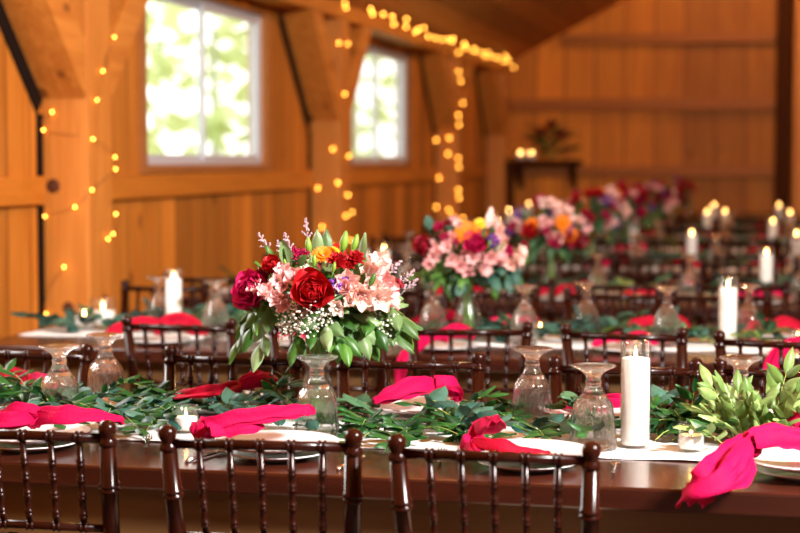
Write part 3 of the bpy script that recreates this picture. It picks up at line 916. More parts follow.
def knot_mesh(c, axis, r, seed=0, squash=1.0):
    b = MB(); rnd = random.Random(seed)
    Mx = aim(c, axis, rnd.uniform(0, 6))
    n = 30
    for k, (rr, tr, off, tilt) in enumerate(((r * .62, r * .46, 0, .25), (r * .50, r * .38, r * .38, -.35), (r * .48, r * .34, -r * .38, .4))):
        pts = []
        for i in range(n):
            a = 2 * PI * i / n
            pts.append((rr * math.cos(a), rr * math.sin(a), off + tilt * rr * math.sin(a + k)))
        b.tube(pts, tr, 16, True, Mx, lambda u, a: 1 + .13 * math.sin(4 * a + 6 * PI * u + k) + .06 * math.sin(7 * a + 1.7 * k))
    return b
NAPCOL = 'napkin'
def napkin(label, knot, kr, axis, tails, mat='napkin', seed=0, tailmats=None):
    kx = Vector(knot)
    t = thing('napkin', label, 'napkin', (kx.x, kx.y, kx.z - kr), 0, 'knotted hot pink napkins')
    o = Vector((kx.x, kx.y, kx.z - kr))
    if kr > .004:
        knot_mesh(kx - o, axis, kr, seed).build('knot', M[mat], t)
    for i, path in enumerate(tails):
        mb = MB(); ribbon(mb, [(Vector(p) - o, w, h) for p, w, h in path], 2.2 + .5 * i, seed * 3 + i)
        mb.build('tail', M[(tailmats or [mat] * 9)[i]], t, solid=.0018, sub=1)
    return t
def Z(px, py, z): return at_z(px, py, z)
# long napkin over the plate at the window end
napkin('long hot pink napkin over the plate at the window end of front table', Z(34, 421, .835), .020, (1, .2, 0),
       [[(Z(34, 421, .838), .018, .02), (Z(62, 420, .845), .035, .022), (Z(92, 421, .838), .032, .018), (Z(118, 422, .826), .016, .010), (Z(122, 425, .818), .004, .003)],
        [(Z(36, 420, .838), .018, .02), (Z(10, 428, .835), .05, .026), (Z(-25, 432, .82), .065, .02)],
        [(Z(38, 417, .85), .012, .016), (Z(20, 414, .86), .028, .02), (Z(5, 419, .845), .03, .016)]], seed=1)
# tied napkin by the bouquet
napkin('hot pink napkin tied in a fat knot, its tail pointing under the bouquet', Z(203, 431, .832), .033, (.9, .25, .15),
       [[(Z(206, 430, .838), .020, .018), (Z(228, 426, .848), .034, .022), (Z(258, 421, .856), .040, .022), (Z(288, 416, .862), .036, .018), (Z(308, 413, .866), .022, .014), (Z(315, 414, .864), .006, .005)],
        [(Z(207, 434, .835), .018, .016), (Z(224, 433, .832), .030, .016), (Z(246, 430, .838), .026, .012), (Z(262, 427, .84), .012, .006)]], seed=2)
# rosette napkin
napkin('pink napkin rosette with a dark red tail lying across its plate', Z(470, 444, .828), .024, (.6, -.5, .5),
       [[(Z(472, 442, .832), .014, .014), (Z(482, 434, .848), .030, .022), (Z(492, 428, .868), .036, .020), (Z(497, 425, .880), .024, .010)],
        [(Z(474, 447, .826), .016, .014), (Z(500, 450, .824), .030, .016), (Z(525, 454, .815), .024, .010), (Z(546, 456, .806), .018, .008), (Z(548, 457, .805), .01, .004)],
        [(Z(468, 447, .825), .012, .012), (Z(474, 455, .815), .018, .01), (Z(480, 461, .81), .012, .006)]],
       seed=3, tailmats=['napkin', 'napkin_red', 'napkin'])
# the draped napkin
fy = FRONT[0]
napkin('hot pink napkin knotted on its plate and hanging over the table edge', Z(748, 446, .85), .030, (.7, -.6, .1),
       [[(Z(746, 447, .855), .020, .020), (Z(736, 455, .850), .040, .024), (Z(722, 470, .825), .055, .026), (Z(708, 485, .800), .060, .024), (Z(697, 497, .772), .050, .018), (Z(688, 507, .742), .034, .010)],
        [(Z(750, 445, .858), .020, .020), (Z(770, 441, .860), .040, .024), (Z(795, 444, .85), .045, .022), (Z(830, 452, .83), .05, .018)],
        [(Z(744, 452, .845), .016, .018), (Z(742, 466, .826), .030, .02), (Z(734, 482, .806), .028, .016), (Z(727, 490, .79), .016, .008)]], seed=4)
# across the front table
napkin('raspberry napkin with a bright pink tip across the front table, behind the small votive', Z(238, 388, .845), .018, (1, .2, 0),
       [[(Z(238, 389, .845), .016, .014), (Z(215, 395, .838), .034, .018), (Z(190, 398, .83), .04, .016), (Z(168, 400, .81), .025, .008)],
        [(Z(240, 388, .845), .014, .016), (Z(256, 384, .85), .034, .024), (Z(272, 381, .85), .024, .014)]], seed=5, mat='napkin_red', tailmats=['napkin_red', 'napkin'])
napkin('large hot pink napkin heaped on the plate just beside the bouquet', Z(432, 388, .845), .028, (1, .2, .3),
       [[(Z(432, 390, .845), .020, .02), (Z(412, 393, .845), .05, .030), (Z(390, 400, .83), .055, .022), (Z(374, 404, .82), .03, .01)],
        [(Z(434, 387, .85), .020, .02), (Z(446, 388, .845), .030, .024), (Z(455, 395, .82), .028, .016), (Z(457, 402, .80), .016, .008)]], seed=6)
napkin('crumpled pink napkin peeping out behind the tall candle on front table', Z(646, 402, .83), .020, (1, .2, 0),
       [[(Z(645, 402, .83), .016, .016), (Z(655, 402, .832), .032, .022), (Z(664, 408, .81), .022, .012)],
        [(Z(643, 403, .83), .016, .016), (Z(618, 404, .83), .034, .018), (Z(590, 407, .81), .03, .012), (Z(562, 407, .80), .02, .008)]], seed=7, mat='napkin_red', tailmats=['napkin', 'napkin'])
napkin('red and pink napkin behind dark leaves at the window end of front table', Z(30, 381, .845), .020, (1, .2, 0),
       [[(Z(28, 381, .845), .018, .016), (Z(12, 378, .85), .034, .02), (Z(-6, 382, .84), .034, .016)],
        [(Z(32, 381, .845), .016, .016), (Z(44, 384, .84), .026, .018), (Z(54, 390, .82), .014, .008)]], seed=8, mat='napkin_red', tailmats=['napkin_red', 'napkin'])
napkin('hot pink napkin across the front table, at the end past the bright sprays', Z(806, 424, .84), .022, (1, .2, 0),
       [[(Z(804, 424, .84), .016, .016), (Z(795, 420, .845), .026, .018), (Z(784, 424, .82), .016, .008)],
        [(Z(808, 424, .84), .016, .016), (Z(830, 426, .84), .034, .018), (Z(850, 430, .82), .03, .01)]], seed=9)
# a generic napkin for the tables behind
def napkin_proto(seed, mat, hang=False):
    t = thing('napkin', 'napkin', 'napkin', (0, 0, 0), 0, 'knotted hot pink napkins')
    knot_mesh(Vector((0, 0, .035)), (1, .2, .2), .026, seed).build('knot', M[mat], t)
    if hang:
        tails = [[((0, 0, .035), .02, .02), ((-.03, -.10, .035), .035, .02), ((-.07, -.19, .015), .04, .02), ((-.10, -.30, -.035), .035, .015), ((-.12, -.33, -.14), .028, .012), ((-.13, -.335, -.20), .015, .006)],
                 [((0, 0, .035), .02, .02), ((.06, .02, .045), .04, .025), ((.12, .03, .03), .03, .015)]]
    else:
        tails = [[((0, 0, .035), .02, .02), ((-.07, .0, .04), .045, .025), ((-.15, -.03, .02), .05, .018), ((-.19, -.05, .006), .03, .006)],
                 [((0, 0, .035), .02, .02), ((.07, .03, .045), .045, .028), ((.13, .02, .03), .04, .018), ((.16, .0, .012), .02, .006)]]
    for i, path in enumerate(tails):
        mb = MB(); ribbon(mb, [(Vector(p), w2, h) for p, w2, h in path], 2.2 + .4 * i, seed + i, 4, 14)
        mb.build('tail', M[mat], t, solid=.002)
    return t
NAP = {0: napkin_proto(11, 'napkin'), 1: napkin_proto(12, 'napkin_red'), 2: napkin_proto(13, 'napkin', True)}
nused = {}
PT = TZ + .021
def row_napkin(kind, x, y, rz, lab, z=PT, sc=None):
    sc = sc or (1.15 if y < FRONT[1] + .25 and x < -2 else .95 if kind == 2 else rnd.uniform(.68, .85))
    put(NAP, nused, kind, (x, y, z), rz, lab, None, sc)

# ------------------------------------------------------------------ greenery
def leaf(mb, pos, d, up, L, W, kind, rnd):
    """one leaf from pos along d; up is roughly the upper side"""
    d = Vector(d).normalized(); u = Vector(up); u = u - d * u.dot(d)
    u = u.normalized() if u.length > 1e-3 else d.orthogonal().normalized()
    x = d.cross(u)
    Mx = Matrix(((x.x, -u.x, d.x, pos[0]), (x.y, -u.y, d.y, pos[1]), (x.z, -u.z, d.z, pos[2]), (0, 0, 0, 1)))
    c = rnd.uniform(-.15, .5)
    if kind in ('euc', 'silver'): mb.petal(Mx, L, W, -.15, c, -.12, .72, .55, 4, 6, fold=-.10)
    else: mb.petal(Mx, L, W, -.2, c, -.1, .8, .85, 4, 6, fold=-.14)
def sprig(leaves, stems, pts, n, L, W, kind, rnd, spread=.9, lift=.35, r=.0018, tipleaf=True):
    P = catmull(pts, 5); N = len(P)
    stems.tube(P, lambda v: r * (1 - .6 * v), 5)
    side = 1
    for k in range(n):
        v = (.12 + .88 * (k + .5) / n); f = v * (N - 1); i = min(N - 2, int(f))
        p = P[i].lerp(P[i + 1], f - i); t = (P[min(i + 2, N - 1)] - P[max(i - 1, 0)]).normalized()
        sd = t.cross(Vector((0, 0, 1))); sd = sd.normalized() if sd.length > .1 else Vector((1, 0, 0))
        side = -side
        q = rnd.uniform(.75, 1.2) * (1 - .25 * v)
        d = t * rnd.uniform(.35, .8) + sd * side * spread * rnd.uniform(.6, 1.1) + Vector((0, 0, rnd.uniform(-.15, 1) * lift))
        up = Vector((rnd.uniform(-.5, .5), rnd.uniform(-.75, .25), 1)) if abs(t.z) < .75 else Vector((rnd.uniform(-.6, .6), -1, .5))
        leaf(leaves, p, d, up, L * q, W * q, kind, rnd)
    if tipleaf:
        t = (P[-1] - P[-3]).normalized()
        leaf(leaves, P[-1], t, Vector((rnd.uniform(-.4, .4), -.5, 1)), L * .85, W * .8, kind, rnd)
def garland(name, label, sprigs, seed, origin):
    rnd = random.Random(seed)
    t = thing(name, label, 'garland', origin, 0, 'greenery garlands along the tables')
    o = Vector(origin); bins = {}; stems = MB()
    for kind, pts, n, L, W, kw in sprigs:
        mb = bins.setdefault(kind, MB())
        sprig(mb, stems, [Vector(p) - o for p in pts], n, L, W, kind, rnd, **kw)
    stems.build('stems', M['twig'], t)
    for k, mb in bins.items():
        mb.build({'euc': 'eucalyptus_leaves', 'silver': 'silver_dollar_leaves', 'ruscus': 'ruscus_leaves', 'olive': 'olive_leaves'}[k], M[k], t)
    return t
def tsprig(kind, a, b, za, zb, n, L, W, mid=.02, **kw):
    """sprig between two spots on the table top"""
    p, q = at_z(a[0], a[1], TZ + za), at_z(b[0], b[1], TZ + zb)
    return (kind, [p, p.lerp(q, .5) + Vector((0, 0, mid)), q], n, L, W, kw)
g0 = []
rg = random.Random(5)
for i in range(26):                       # dark mass at the window end
    x = rg.uniform(-20, 175); y = rg.uniform(402, 424)
    g0.append(tsprig('ruscus', (x, y), (x + rg.uniform(-60, 60), y + rg.uniform(-14, 10)), .015, rg.uniform(.02, .07), 12, .078, .032, .03))
for i in range(9):
    x = rg.uniform(-10, 165); y = rg.uniform(402, 418)
    g0.append(tsprig('silver', (x, y), (x + rg.uniform(-45, 45), y + rg.uniform(-8, 6)), .02, rg.uniform(.03, .08), 6, .075, .052, .03))
g0 += [tsprig('ruscus', (40, 412), (2, 368), .03, .12, 11, .08, .026, .03), tsprig('ruscus', (30, 412), (-10, 385), .03, .12, 10, .08, .026, .03),
       tsprig('ruscus', (60, 415), (20, 392), .03, .10, 10, .07, .025, .03), tsprig('euc', (10, 420), (48, 402), .02, .05, 6, .07, .035, .03),
       tsprig('ruscus', (90, 405), (150, 388), .03, .09, 12, .07, .026, .04), tsprig('silver', (85, 405), (122, 398), .03, .06, 6, .07, .05, .02),
       tsprig('ruscus', (120, 410), (190, 402), .02, .05, 12, .07, .026, .03), tsprig('euc', (150, 425), (200, 408), .02, .04, 7, .07, .03, .02),
       tsprig('ruscus', (0, 400), (-40, 370), .03, .14, 10, .08, .026, .03)]
garland('greenery_garland', 'dark eucalyptus and ruscus garland under the pair of goblets', g0, 21, tuple(at_z(80, 412, TZ)))
g1 = []
for i in range(9):
    x = rg.uniform(205, 300); y = rg.uniform(410, 424)
    g1.append(tsprig('silver', (x, y), (x + rg.uniform(-40, 40), y + rg.uniform(-14, 6)), .02, rg.uniform(.03, .08), 6, .06, .045, .03))
g1 += [tsprig('euc', (255, 408), (290, 384), .02, .10, 7, .075, .034, .03), tsprig('ruscus', (270, 408), (284, 375), .02, .13, 8, .07, .025, .02),
       tsprig('euc', (300, 412), (262, 398), .03, .06, 6, .07, .036, .03), tsprig('ruscus', (285, 415), (225, 402), .02, .04, 10, .065, .026, .03),
       tsprig('euc', (230, 412), (270, 402), .02, .05, 6, .07, .034, .03), tsprig('ruscus', (240, 400), (205, 398), .02, .05, 8, .065, .026, .03)]
garland('greenery_garland', 'loose eucalyptus sprays around the foot of the near bouquet vase', g1, 22, tuple(at_z(260, 410, TZ)))
g2 = []
for i in range(15):
    x = rg.uniform(345, 540); y = rg.uniform(412, 440)
    g2.append(tsprig('ruscus', (x, y), (x + rg.uniform(-55, 55), y + rg.uniform(-10, 8)), .012, rg.uniform(.015, .05), 11, .074, .032, .02))
g2 += [tsprig('euc', (385, 420), (345, 400), .02, .05, 6, .065, .055, .02), tsprig('silver', (420, 425), (440, 402), .02, .085, 5, .075, .06, .03),
       tsprig('silver', (455, 428), (478, 412), .02, .07, 5, .075, .058, .02), tsprig('silver', (478, 434), (512, 424), .02, .05, 5, .075, .055, .02),
       tsprig('ruscus', (440, 430), (345, 434), .02, .015, 16, .065, .026, .02), tsprig('ruscus', (400, 425), (350, 446), .02, .01, 10, .06, .026, .015),
       tsprig('ruscus', (470, 430), (410, 404), .03, .07, 11, .07, .026, .02), tsprig('ruscus', (455, 420), (488, 396), .03, .10, 7, .07, .025, .02),
       tsprig('ruscus', (410, 430), (470, 440), .02, .02, 12, .065, .026, .02), tsprig('ruscus', (540, 432), (590, 430), .02, .03, 10, .06, .024, .02),
       tsprig('silver', (530, 432), (560, 424), .02, .05, 5, .07, .055, .02)]
garland('greenery_garland', 'green garland of round eucalyptus and ruscus between bouquet and goblets', g2, 23, tuple(at_z(440, 428, TZ)))
g3 = []
for i in range(16):
    x = rg.uniform(560, 810); y = rg.uniform(414, 433)
    g3.append(tsprig('ruscus', (x, y), (x + rg.uniform(-55, 55), y + rg.uniform(-14, 6)), .012, rg.uniform(.015, .07), 10, .078, .032, .02))
g3 += [tsprig('silver', (650, 425), (668, 396), .02, .09, 5, .08, .05, .03), tsprig('euc', (680, 430), (640, 410), .02, .08, 6, .07, .035, .02),
       tsprig('ruscus', (690, 425), (694, 392), .02, .12, 6, .085, .028, .01), tsprig('ruscus', (700, 430), (715, 402), .02, .09, 7, .08, .034, .02),
       tsprig('euc', (590, 420), (572, 396), .02, .10, 7, .065, .045, .02), tsprig('ruscus', (600, 425), (560, 405), .02, .06, 8, .065, .03, .02)]
for a, b2, zb in (((655, 434), (672, 412), .05), ((660, 438), (640, 425), .04), ((672, 440), (712, 430), .03), ((668, 432), (650, 402), .08), ((655, 440), (682, 436), .02)):
    g3.append(tsprig('ruscus', a, b2, .012, zb, 8, .072, .03, .02))
garland('greenery_garland', 'dark green garland behind the tall candle and votive on front table', g3, 24, tuple(at_z(680, 430, TZ)))
g4 = []
for a, b2, zb, n_, L_, W_ in (((735, 440), (712, 386), .15, 7, .098, .042), ((738, 441), (738, 392), .14, 8, .09, .036), ((745, 441), (726, 392), .15, 8, .09, .036),
        ((742, 442), (765, 402), .12, 8, .09, .038), ((750, 443), (703, 412), .09, 9, .09, .036), ((755, 444), (785, 424), .08, 8, .085, .038), ((770, 442), (786, 374), .19, 8, .105, .038),
        ((780, 442), (803, 386), .17, 9, .10, .042), ((728, 444), (775, 440), .04, 9, .08, .036), ((722, 443), (690, 428), .07, 7, .08, .034), ((790, 442), (830, 400), .13, 9, .10, .042),
        ((760, 443), (752, 400), .13, 8, .09, .038), ((775, 443), (762, 412), .10, 8, .09, .04), ((765, 442), (800, 412), .11, 8, .09, .036)):
    g4.append(tsprig('olive', a, b2, .02, zb, n_, L_ * .88, W_ * .88, .01))
g4 += [tsprig('ruscus', (760, 434), (730, 412), .02, .06, 8, .07, .026, .02)]
garland('greenery_spray', 'bright sunlit olive-green leaf sprays at the end of the front table', g4, 25, tuple(at_z(755, 432, TZ)))
# garland prototypes for the tables behind
def garland_proto(seed, kinds):
    rnd = random.Random(seed); sp = []
    for i in range(20):
        x = -.5 + i * .05 + rnd.uniform(-.05, .05); y = rnd.uniform(-.1, .1); s = rnd.choice((-1, 1))
        k = rnd.choice(kinds)
        L, W = {'silver': (.078, .062), 'euc': (.07, .04), 'ruscus': (.065, .027), 'olive': (.07, .03)}[k]
        q = (x + s * rnd.uniform(.05, .22), y + rnd.uniform(-.12, .12), rnd.uniform(.02, .10))
        sp.append((k, [(x, y, .012), ((x + q[0]) / 2, (y + q[1]) / 2, .045), q], 8, L, W, {}))
    return garland('greenery_garland', 'garland', sp, seed, (0, 0, 0))
GAR = {0: garland_proto(31, ['silver', 'silver', 'euc', 'ruscus']), 1: garland_proto(32, ['ruscus', 'ruscus', 'euc', 'olive'])}
gau = {}
for r in range(1, 7):
    for i, x in enumerate((-2.55, -1.75, -.72, .10)):
        wh = ('at its window end', 'on the window side of its bouquet', 'just past its bouquet', 'beyond its candles')[i]
        put(GAR, gau, (r + i + 1) % 2, (x + rnd.uniform(-.1, .1), CEN[r] + rnd.uniform(-.03, .03), TOP), rnd.uniform(-.1, .1) + (PI if i % 2 else 0),
            'leafy garland on the %s table, %s' % (ROWN[r], wh))

# ------------------------------------------------------------------ flowers and bouquets
def rose(c, d, r, seed, dense=True):
    b = MB(); rnd = random.Random(seed); n = 30 if dense else 16; M0 = aim(c, d)
    for i in range(n):
        f = i / (n - 1)
        a = i * 2.39996 + rnd.uniform(-.2, .2)
        L = r * (.50 + .52 * f); W = r * (.62 + .80 * f)
        tl = -.10 + .80 * f ** 1.2
        Mx = M0 @ Matrix.Rotation(a, 4, 'Z') @ Matrix.Translation((0, r * (.04 + .16 * f), r * (.10 - .42 * f)))
        b.petal(Mx, L, W, tl - .35, tl + .65 * f * f + .05, .60 - .25 * f, .60, .40, 8, 9, ruf=r * .025, ph=i)
    return b
def carnation(c, d, r, seed, n=34):
    b = MB(); rnd = random.Random(seed); M0 = aim(c, d)
    for i in range(n):
        f = i / (n - 1); a = i * 2.39996
        Mx = M0 @ Matrix.Rotation(a, 4, 'Z') @ Matrix.Translation((0, r * .04, -r * .2 * f))
        tl = -.05 + 1.15 * f
        b.petal(Mx, r * (.75 + .25 * f), r * .62, tl - .3, tl + .3, .1, .42, .5, 6, 5, ruf=r * .10, ph=i * 1.7)
    return b
def alstro(c, d, r, seed):
    b = MB(); rnd = random.Random(seed); M0 = aim(c, d, rnd.uniform(0, 6))
    r = r * 1.18
    heads = [(0, 0, 0)] + [(r * .75 * math.cos(q), r * .75 * math.sin(q), -r * .25) for q in (rnd.uniform(0, 2), rnd.uniform(2.6, 4.2))]
    for hx, hy, hz in heads:
        H = M0 @ Matrix.Translation((hx, hy, hz)) @ Euler((rnd.uniform(-.5, .5) - hy * .4 / r, rnd.uniform(-.5, .5) + hx * .4 / r, rnd.uniform(0, 6))).to_matrix().to_4x4()
        for i in range(6):
            o = i % 2
            Mx = H @ Matrix.Rotation(i * PI / 3 + rnd.uniform(-.1, .1), 4, 'Z') @ Matrix.Translation((0, r * .03, -r * .35))
            b.petal(Mx, r * (1.0 if o else 1.08), r * (.78 if o else .60), .15, .85 + rnd.uniform(-.2, .3), .35, .70, .45, 5, 7, ruf=r * .03, ph=i)
        for i in range(5):
            b.tube([H @ Vector((0, 0, -r * .2)), H @ Vector((r * .18 * math.cos(i), r * .18 * math.sin(i), r * .55))], r * .018, 4)
    return b
def gerbera(c, d, r, seed, n=22):
    b = MB(); M0 = aim(c, d)
    for k, (nn, sc) in enumerate(((n, 1), (n, .78), (14, .45))):
        for i in range(nn):
            Mx = M0 @ Matrix.Rotation(2 * PI * (i + .5 * k) / nn, 4, 'Z') @ Matrix.Translation((0, r * .12, r * .05 * k))
            b.petal(Mx, r * sc * .92, r * .26, 1.2 - .3 * k, 1.62 - .35 * k, .2, .55, .55, 2, 4)
    return b
def spray(c, d, r, seed, n=60, s=.0036):
    """cloud of tiny florets"""
    b = MB(); rnd = random.Random(seed)
    for i in range(n):
        v = Vector((rnd.gauss(0, 1), rnd.gauss(0, 1), rnd.gauss(0, 1))).normalized() * r * rnd.uniform(.35, 1) ** .6
        p = Vector(c) + v; q = s * rnd.uniform(.7, 1.25)
        b.ball(p, q, 6, 4, (1, 1, .8))
    return b
def spike(c, d, L, seed, n=60, s=.0028):
    """branching spike of small florets"""
    b = MB(); rnd = random.Random(seed); d = Vector(d).normalized(); c = Vector(c)
    x = d.orthogonal().normalized(); y = d.cross(x)
    for br in range(8):
        f = .15 + .85 * br / 7; a = br * 2.4
        p0 = c + d * L * f * .92
        dd = (d * .8 + (x * math.cos(a) + y * math.sin(a)) * .75).normalized() if br < 7 else d
        ll = L * .34 * (1.15 - f)
        for k in range(n // 8):
            p = p0 + dd * ll * (k / (n // 8 - 1)) + Vector((rnd.uniform(-1, 1), rnd.uniform(-1, 1), rnd.uniform(-1, 1))) * s * .7
            b.ball(p, s * rnd.uniform(.7, 1.2), 5, 4)
        b.tube([p0 - d * L * .1, p0, p0 + dd * ll], s * .28, 4)
    b.tube([c - d * L * .4, c + d * L * .9], s * .4, 4)
    return b
def bud(c, d, L):
    b = MB(); M0 = aim(c, d)
    b.lathe([(0, 0), (L * .13, L * .12), (L * .2, L * .38), (L * .18, L * .62), (L * .09, L * .88), (0, L)], 8, M0)
    for i in range(3):
        b.petal(M0 @ Matrix.Rotation(i * 2.1, 4, 'Z') @ Matrix.Translation((0, L * .1, 0)), L * .95, L * .4, .05, -.05, .3, .7, .8, 3, 5)
    return b
RGT = Vector((math.cos(YAW), math.sin(YAW), 0)); TOC = Vector((math.sin(YAW), -math.cos(YAW), 0)); UP = Vector((0, 0, 1))
FLN = {'rose': 'rose', 'carn': 'carnation', 'alst': 'lily_flower', 'gerb': 'daisy_flower', 'spray': 'babys_breath', 'spike': 'flower_spike', 'bud': 'flower_bud', 'stat': 'statice'}
def bouquet(label, loc, flowers, seed, vase_h=.17, drape=46, RX=.225, RZ=.165, CZ=.30, leafkinds=('sage', 'green', 'green'), leafL=.085):
    """dome of flowers above a vase; flowers = (kind, sideways, up, radius, material, depth factor)"""
    rnd = random.Random(seed)
    t = thing('bouquet', label, 'bouquet', loc, 0, 'flower bouquets along the tables')
    ctr = Vector((0, 0, CZ)); stems = MB()
    for k, (kind, sx, sz, r, m, dp) in enumerate(flowers):
        e = max(0, 1 - (sx / RX) ** 2 - (sz / RZ) ** 2)
        dep = math.sqrt(e) * .17 * abs(dp) + .02
        p = ctr + RGT * sx + UP * sz + TOC * dep * (1 if dp >= 0 else -1)
        nrm = (RGT * (sx / RX) * .7 + UP * (sz / RZ * .7 + .35) + TOC * (.25 + dep * 4.5) * (1 if dp >= 0 else -1)).normalized()
        sd = seed * 100 + k
        if kind == 'rose': b = rose(p, nrm, r, sd)
        elif kind == 'carn': b = carnation(p, nrm, r, sd)
        elif kind == 'alst': b = alstro(p, nrm, r, sd)
        elif kind == 'gerb': b = gerbera(p, nrm, r, sd)
        elif kind == 'spray': b = spray(p, nrm, r, sd, int(75 * (r / .04) ** 2))
        elif kind == 'stat': b = spray(p, nrm, r, sd, 40, .006)
        elif kind == 'spike': b = spike(p, (UP * 1.1 + RGT * sx * 5).normalized(), r, sd)
        else: b = bud(p, (UP + RGT * sx * 3).normalized(), r)
        b.build(FLN[kind], M[m], t)
        stems.tube(catmull([p - nrm * r * .3, ctr + (p - ctr) * .35 - UP * .05, (rnd.uniform(-.012, .012), rnd.uniform(-.012, .012), vase_h), (rnd.uniform(-.03, .03), rnd.uniform(-.03, .03), .02)], 4), .0022, 5)
        if kind in ('spray',):
            for q in range(14):
                v = Vector((rnd.gauss(0, 1), rnd.gauss(0, 1), rnd.gauss(0, 1))).normalized() * r * .8
                stems.tube([p - nrm * r * 1.2, p + v], .0006, 4)
    bins = {}
    for k in range(drape):                        # foliage: collar that droops, and fill between the blooms
        a = rnd.uniform(0, 2 * PI) if k % 2 else rnd.uniform(PI * 1.05, PI * 1.95) + YAW
        low = k < drape * .62
        rad = RX * (rnd.uniform(.45, .80) if low else rnd.uniform(.25, .62))
        o = Vector((math.cos(a), math.sin(a) * .85, 0)) * rad
        p0 = ctr + o * .35 + UP * (-RZ * .65 if low else -RZ * .1)
        p1 = ctr + o * 1.0 + UP * (rnd.uniform(-.45, -.1) * RZ if low else rnd.uniform(-.3, .40) * RZ)
        p2 = ctr + o * 1.28 + UP * (rnd.uniform(-.85, -.40) * RZ if low else rnd.uniform(-.2, .50) * RZ)
        kd = rnd.choice(leafkinds)
        L, W = {'euc': (leafL, leafL * .40), 'sage': (leafL, leafL * .48), 'green': (leafL * .88, leafL * .44), 'silver': (leafL * .8, leafL * .6), 'ruscus': (leafL * .8, leafL * .3)}[kd]
        mb = bins.setdefault(kd, MB())
        sprig(mb, stems, [p0, p1, p2], 5, L, W, kd, rnd, spread=.8, lift=.1 if not low else -.5, r=.0015)
    for kd, mb in bins.items():
        mb.build({'euc': 'eucalyptus_leaves', 'sage': 'eucalyptus_leaves', 'silver': 'silver_dollar_leaves'}.get(kd, 'leaves'), M[kd], t)
    stems.build('stems', M['stem'], t)
    return t
def vase(label):
    t = thing('vase', label, 'vase', (0, 0, 0), 0, 'clear glass vases of the bouquets')
    o = [(.046, 0), (.054, .006), (.058, .03), (.056, .06), (.046, .10), (.036, .13), (.033, .15), (.036, .165), (.041, .175)]
    i = [(.0385, .1745), (.0335, .165), (.0305, .15), (.0335, .13), (.0435, .10), (.0535, .06), (.0555, .03), (.051, .012), (0, .011)]
    MB().lathe(o + i, 32).build('glass_body', M['vase'], t)
    MB().lathe([(0, .0125), (.0500, .0125), (.0547, .03), (.0527, .06), (.0427, .10), (0, .10)], 24).build('water', M['water'], t)
    return t
def W(px, py, c=(312, 292), s=390.0): return ((px - c[0]) / s, (c[1] - py) / s)
B1 = []
def fl(kind, px, py, rpx, m, dp=1.0): B1.append((kind, *W(px, py), rpx / 390.0, m, dp))
fl('rose', 312, 290, 28, 'red', 1.2)
fl('rose', 249, 292, 26, 'magenta', .9); fl('rose', 240, 302, 18, 'magenta', .5); fl('carn', 258, 276, 13, 'crimson', .8)
fl('rose', 269, 265, 14, 'red', .9)
fl('alst', 264, 292, 15, 'pink', 1.2); fl('alst', 285, 303, 15, 'pink', 1.15); fl('alst', 292, 277, 17, 'pink', 1.0); fl('alst', 281, 284, 12, 'pink', 1.1)
fl('carn', 298, 256, 13, 'magenta', .8); fl('carn', 288, 252, 10, 'magenta', .6)
fl('carn', 337, 260, 14, 'red', .9); fl('carn', 356, 257, 12, 'red', .9); fl('carn', 349, 263, 9, 'red', .8)
fl('gerb', 321, 254, 13, 'orange', .5); fl('gerb', 330, 251, 9, 'yellow', .3)
fl('alst', 362, 293, 23, 'peach', 1.15); fl('alst', 386, 283, 20, 'pink', .9); fl('alst', 372, 266, 19, 'peach', .8); fl('alst', 346, 288, 17, 'pink', 1.15); fl('alst', 350, 300, 15, 'peach', 1.2); fl('alst', 378, 295, 15, 'peach', 1.0)
fl('stat', 336, 283, 9, 'purple', 1.1); fl('stat', 343, 279, 7, 'purple', 1.0); fl('stat', 399, 286, 7, 'crimson', .7)
fl('bud', 341, 250, 24, 'bud', .7); fl('bud', 306, 252, 19, 'bud', .7); fl('bud', 313, 263, 13, 'bud', 1); fl('bud', 352, 250, 20, 'bud', .3); fl('bud', 283, 264, 9, 'bud', 1); fl('bud', 270, 262, 9, 'bud', .8)
fl('bud', 371, 284, 16, 'green', 1.25); fl('bud', 333, 269, 11, 'bud', 1)
fl('spike', 304, 240, 26, 'lilac', .5); fl('spike', 287, 250, 22, 'lilac', .9); fl('spike', 264, 252, 26, 'lilac', .6); fl('spike', 279, 254, 18, 'lilac', .8)
fl('spike', 398, 290, 30, 'lilac', .7); fl('spike', 405, 296, 24, 'lilac', .5); fl('spike', 391, 274, 20, 'lilac', .8)
fl('spray', 310, 314, 24, 'white_fl', 1.25); fl('spray', 290, 320, 18, 'white_fl', 1.2); fl('spray', 330, 308, 14, 'white_fl', 1.2); fl('spray', 386, 327, 18, 'white_fl', .9); fl('spray', 284, 332, 12, 'white_fl', 1.1); fl('spray', 302, 268, 9, 'white_fl', 1.0)
for kind, px, py, rpx, m in (('rose', 300, 280, 22, 'crimson'), ('alst', 340, 290, 20, 'pink'), ('carn', 270, 285, 16, 'magenta'), ('alst', 365, 280, 20, 'peach'), ('rose', 330, 262, 16, 'red'), ('spray', 315, 315, 24, 'white_fl')):
    fl(kind, px, py, rpx, m, -1.0)
BX = at_z(317, 421, TOP)
bq = bouquet('large mixed bouquet of red rose and pink lilies in sharp focus on front table', (BX.x, BX.y, TOP + .006), B1, 1, drape=50, CZ=.368, RZ=.165, RX=.255, leafL=.098)
v1 = vase('clear glass vase under the large bouquet on front table'); v1.location = (BX.x, BX.y, TOP)
lb = MB(); lr = random.Random(4)
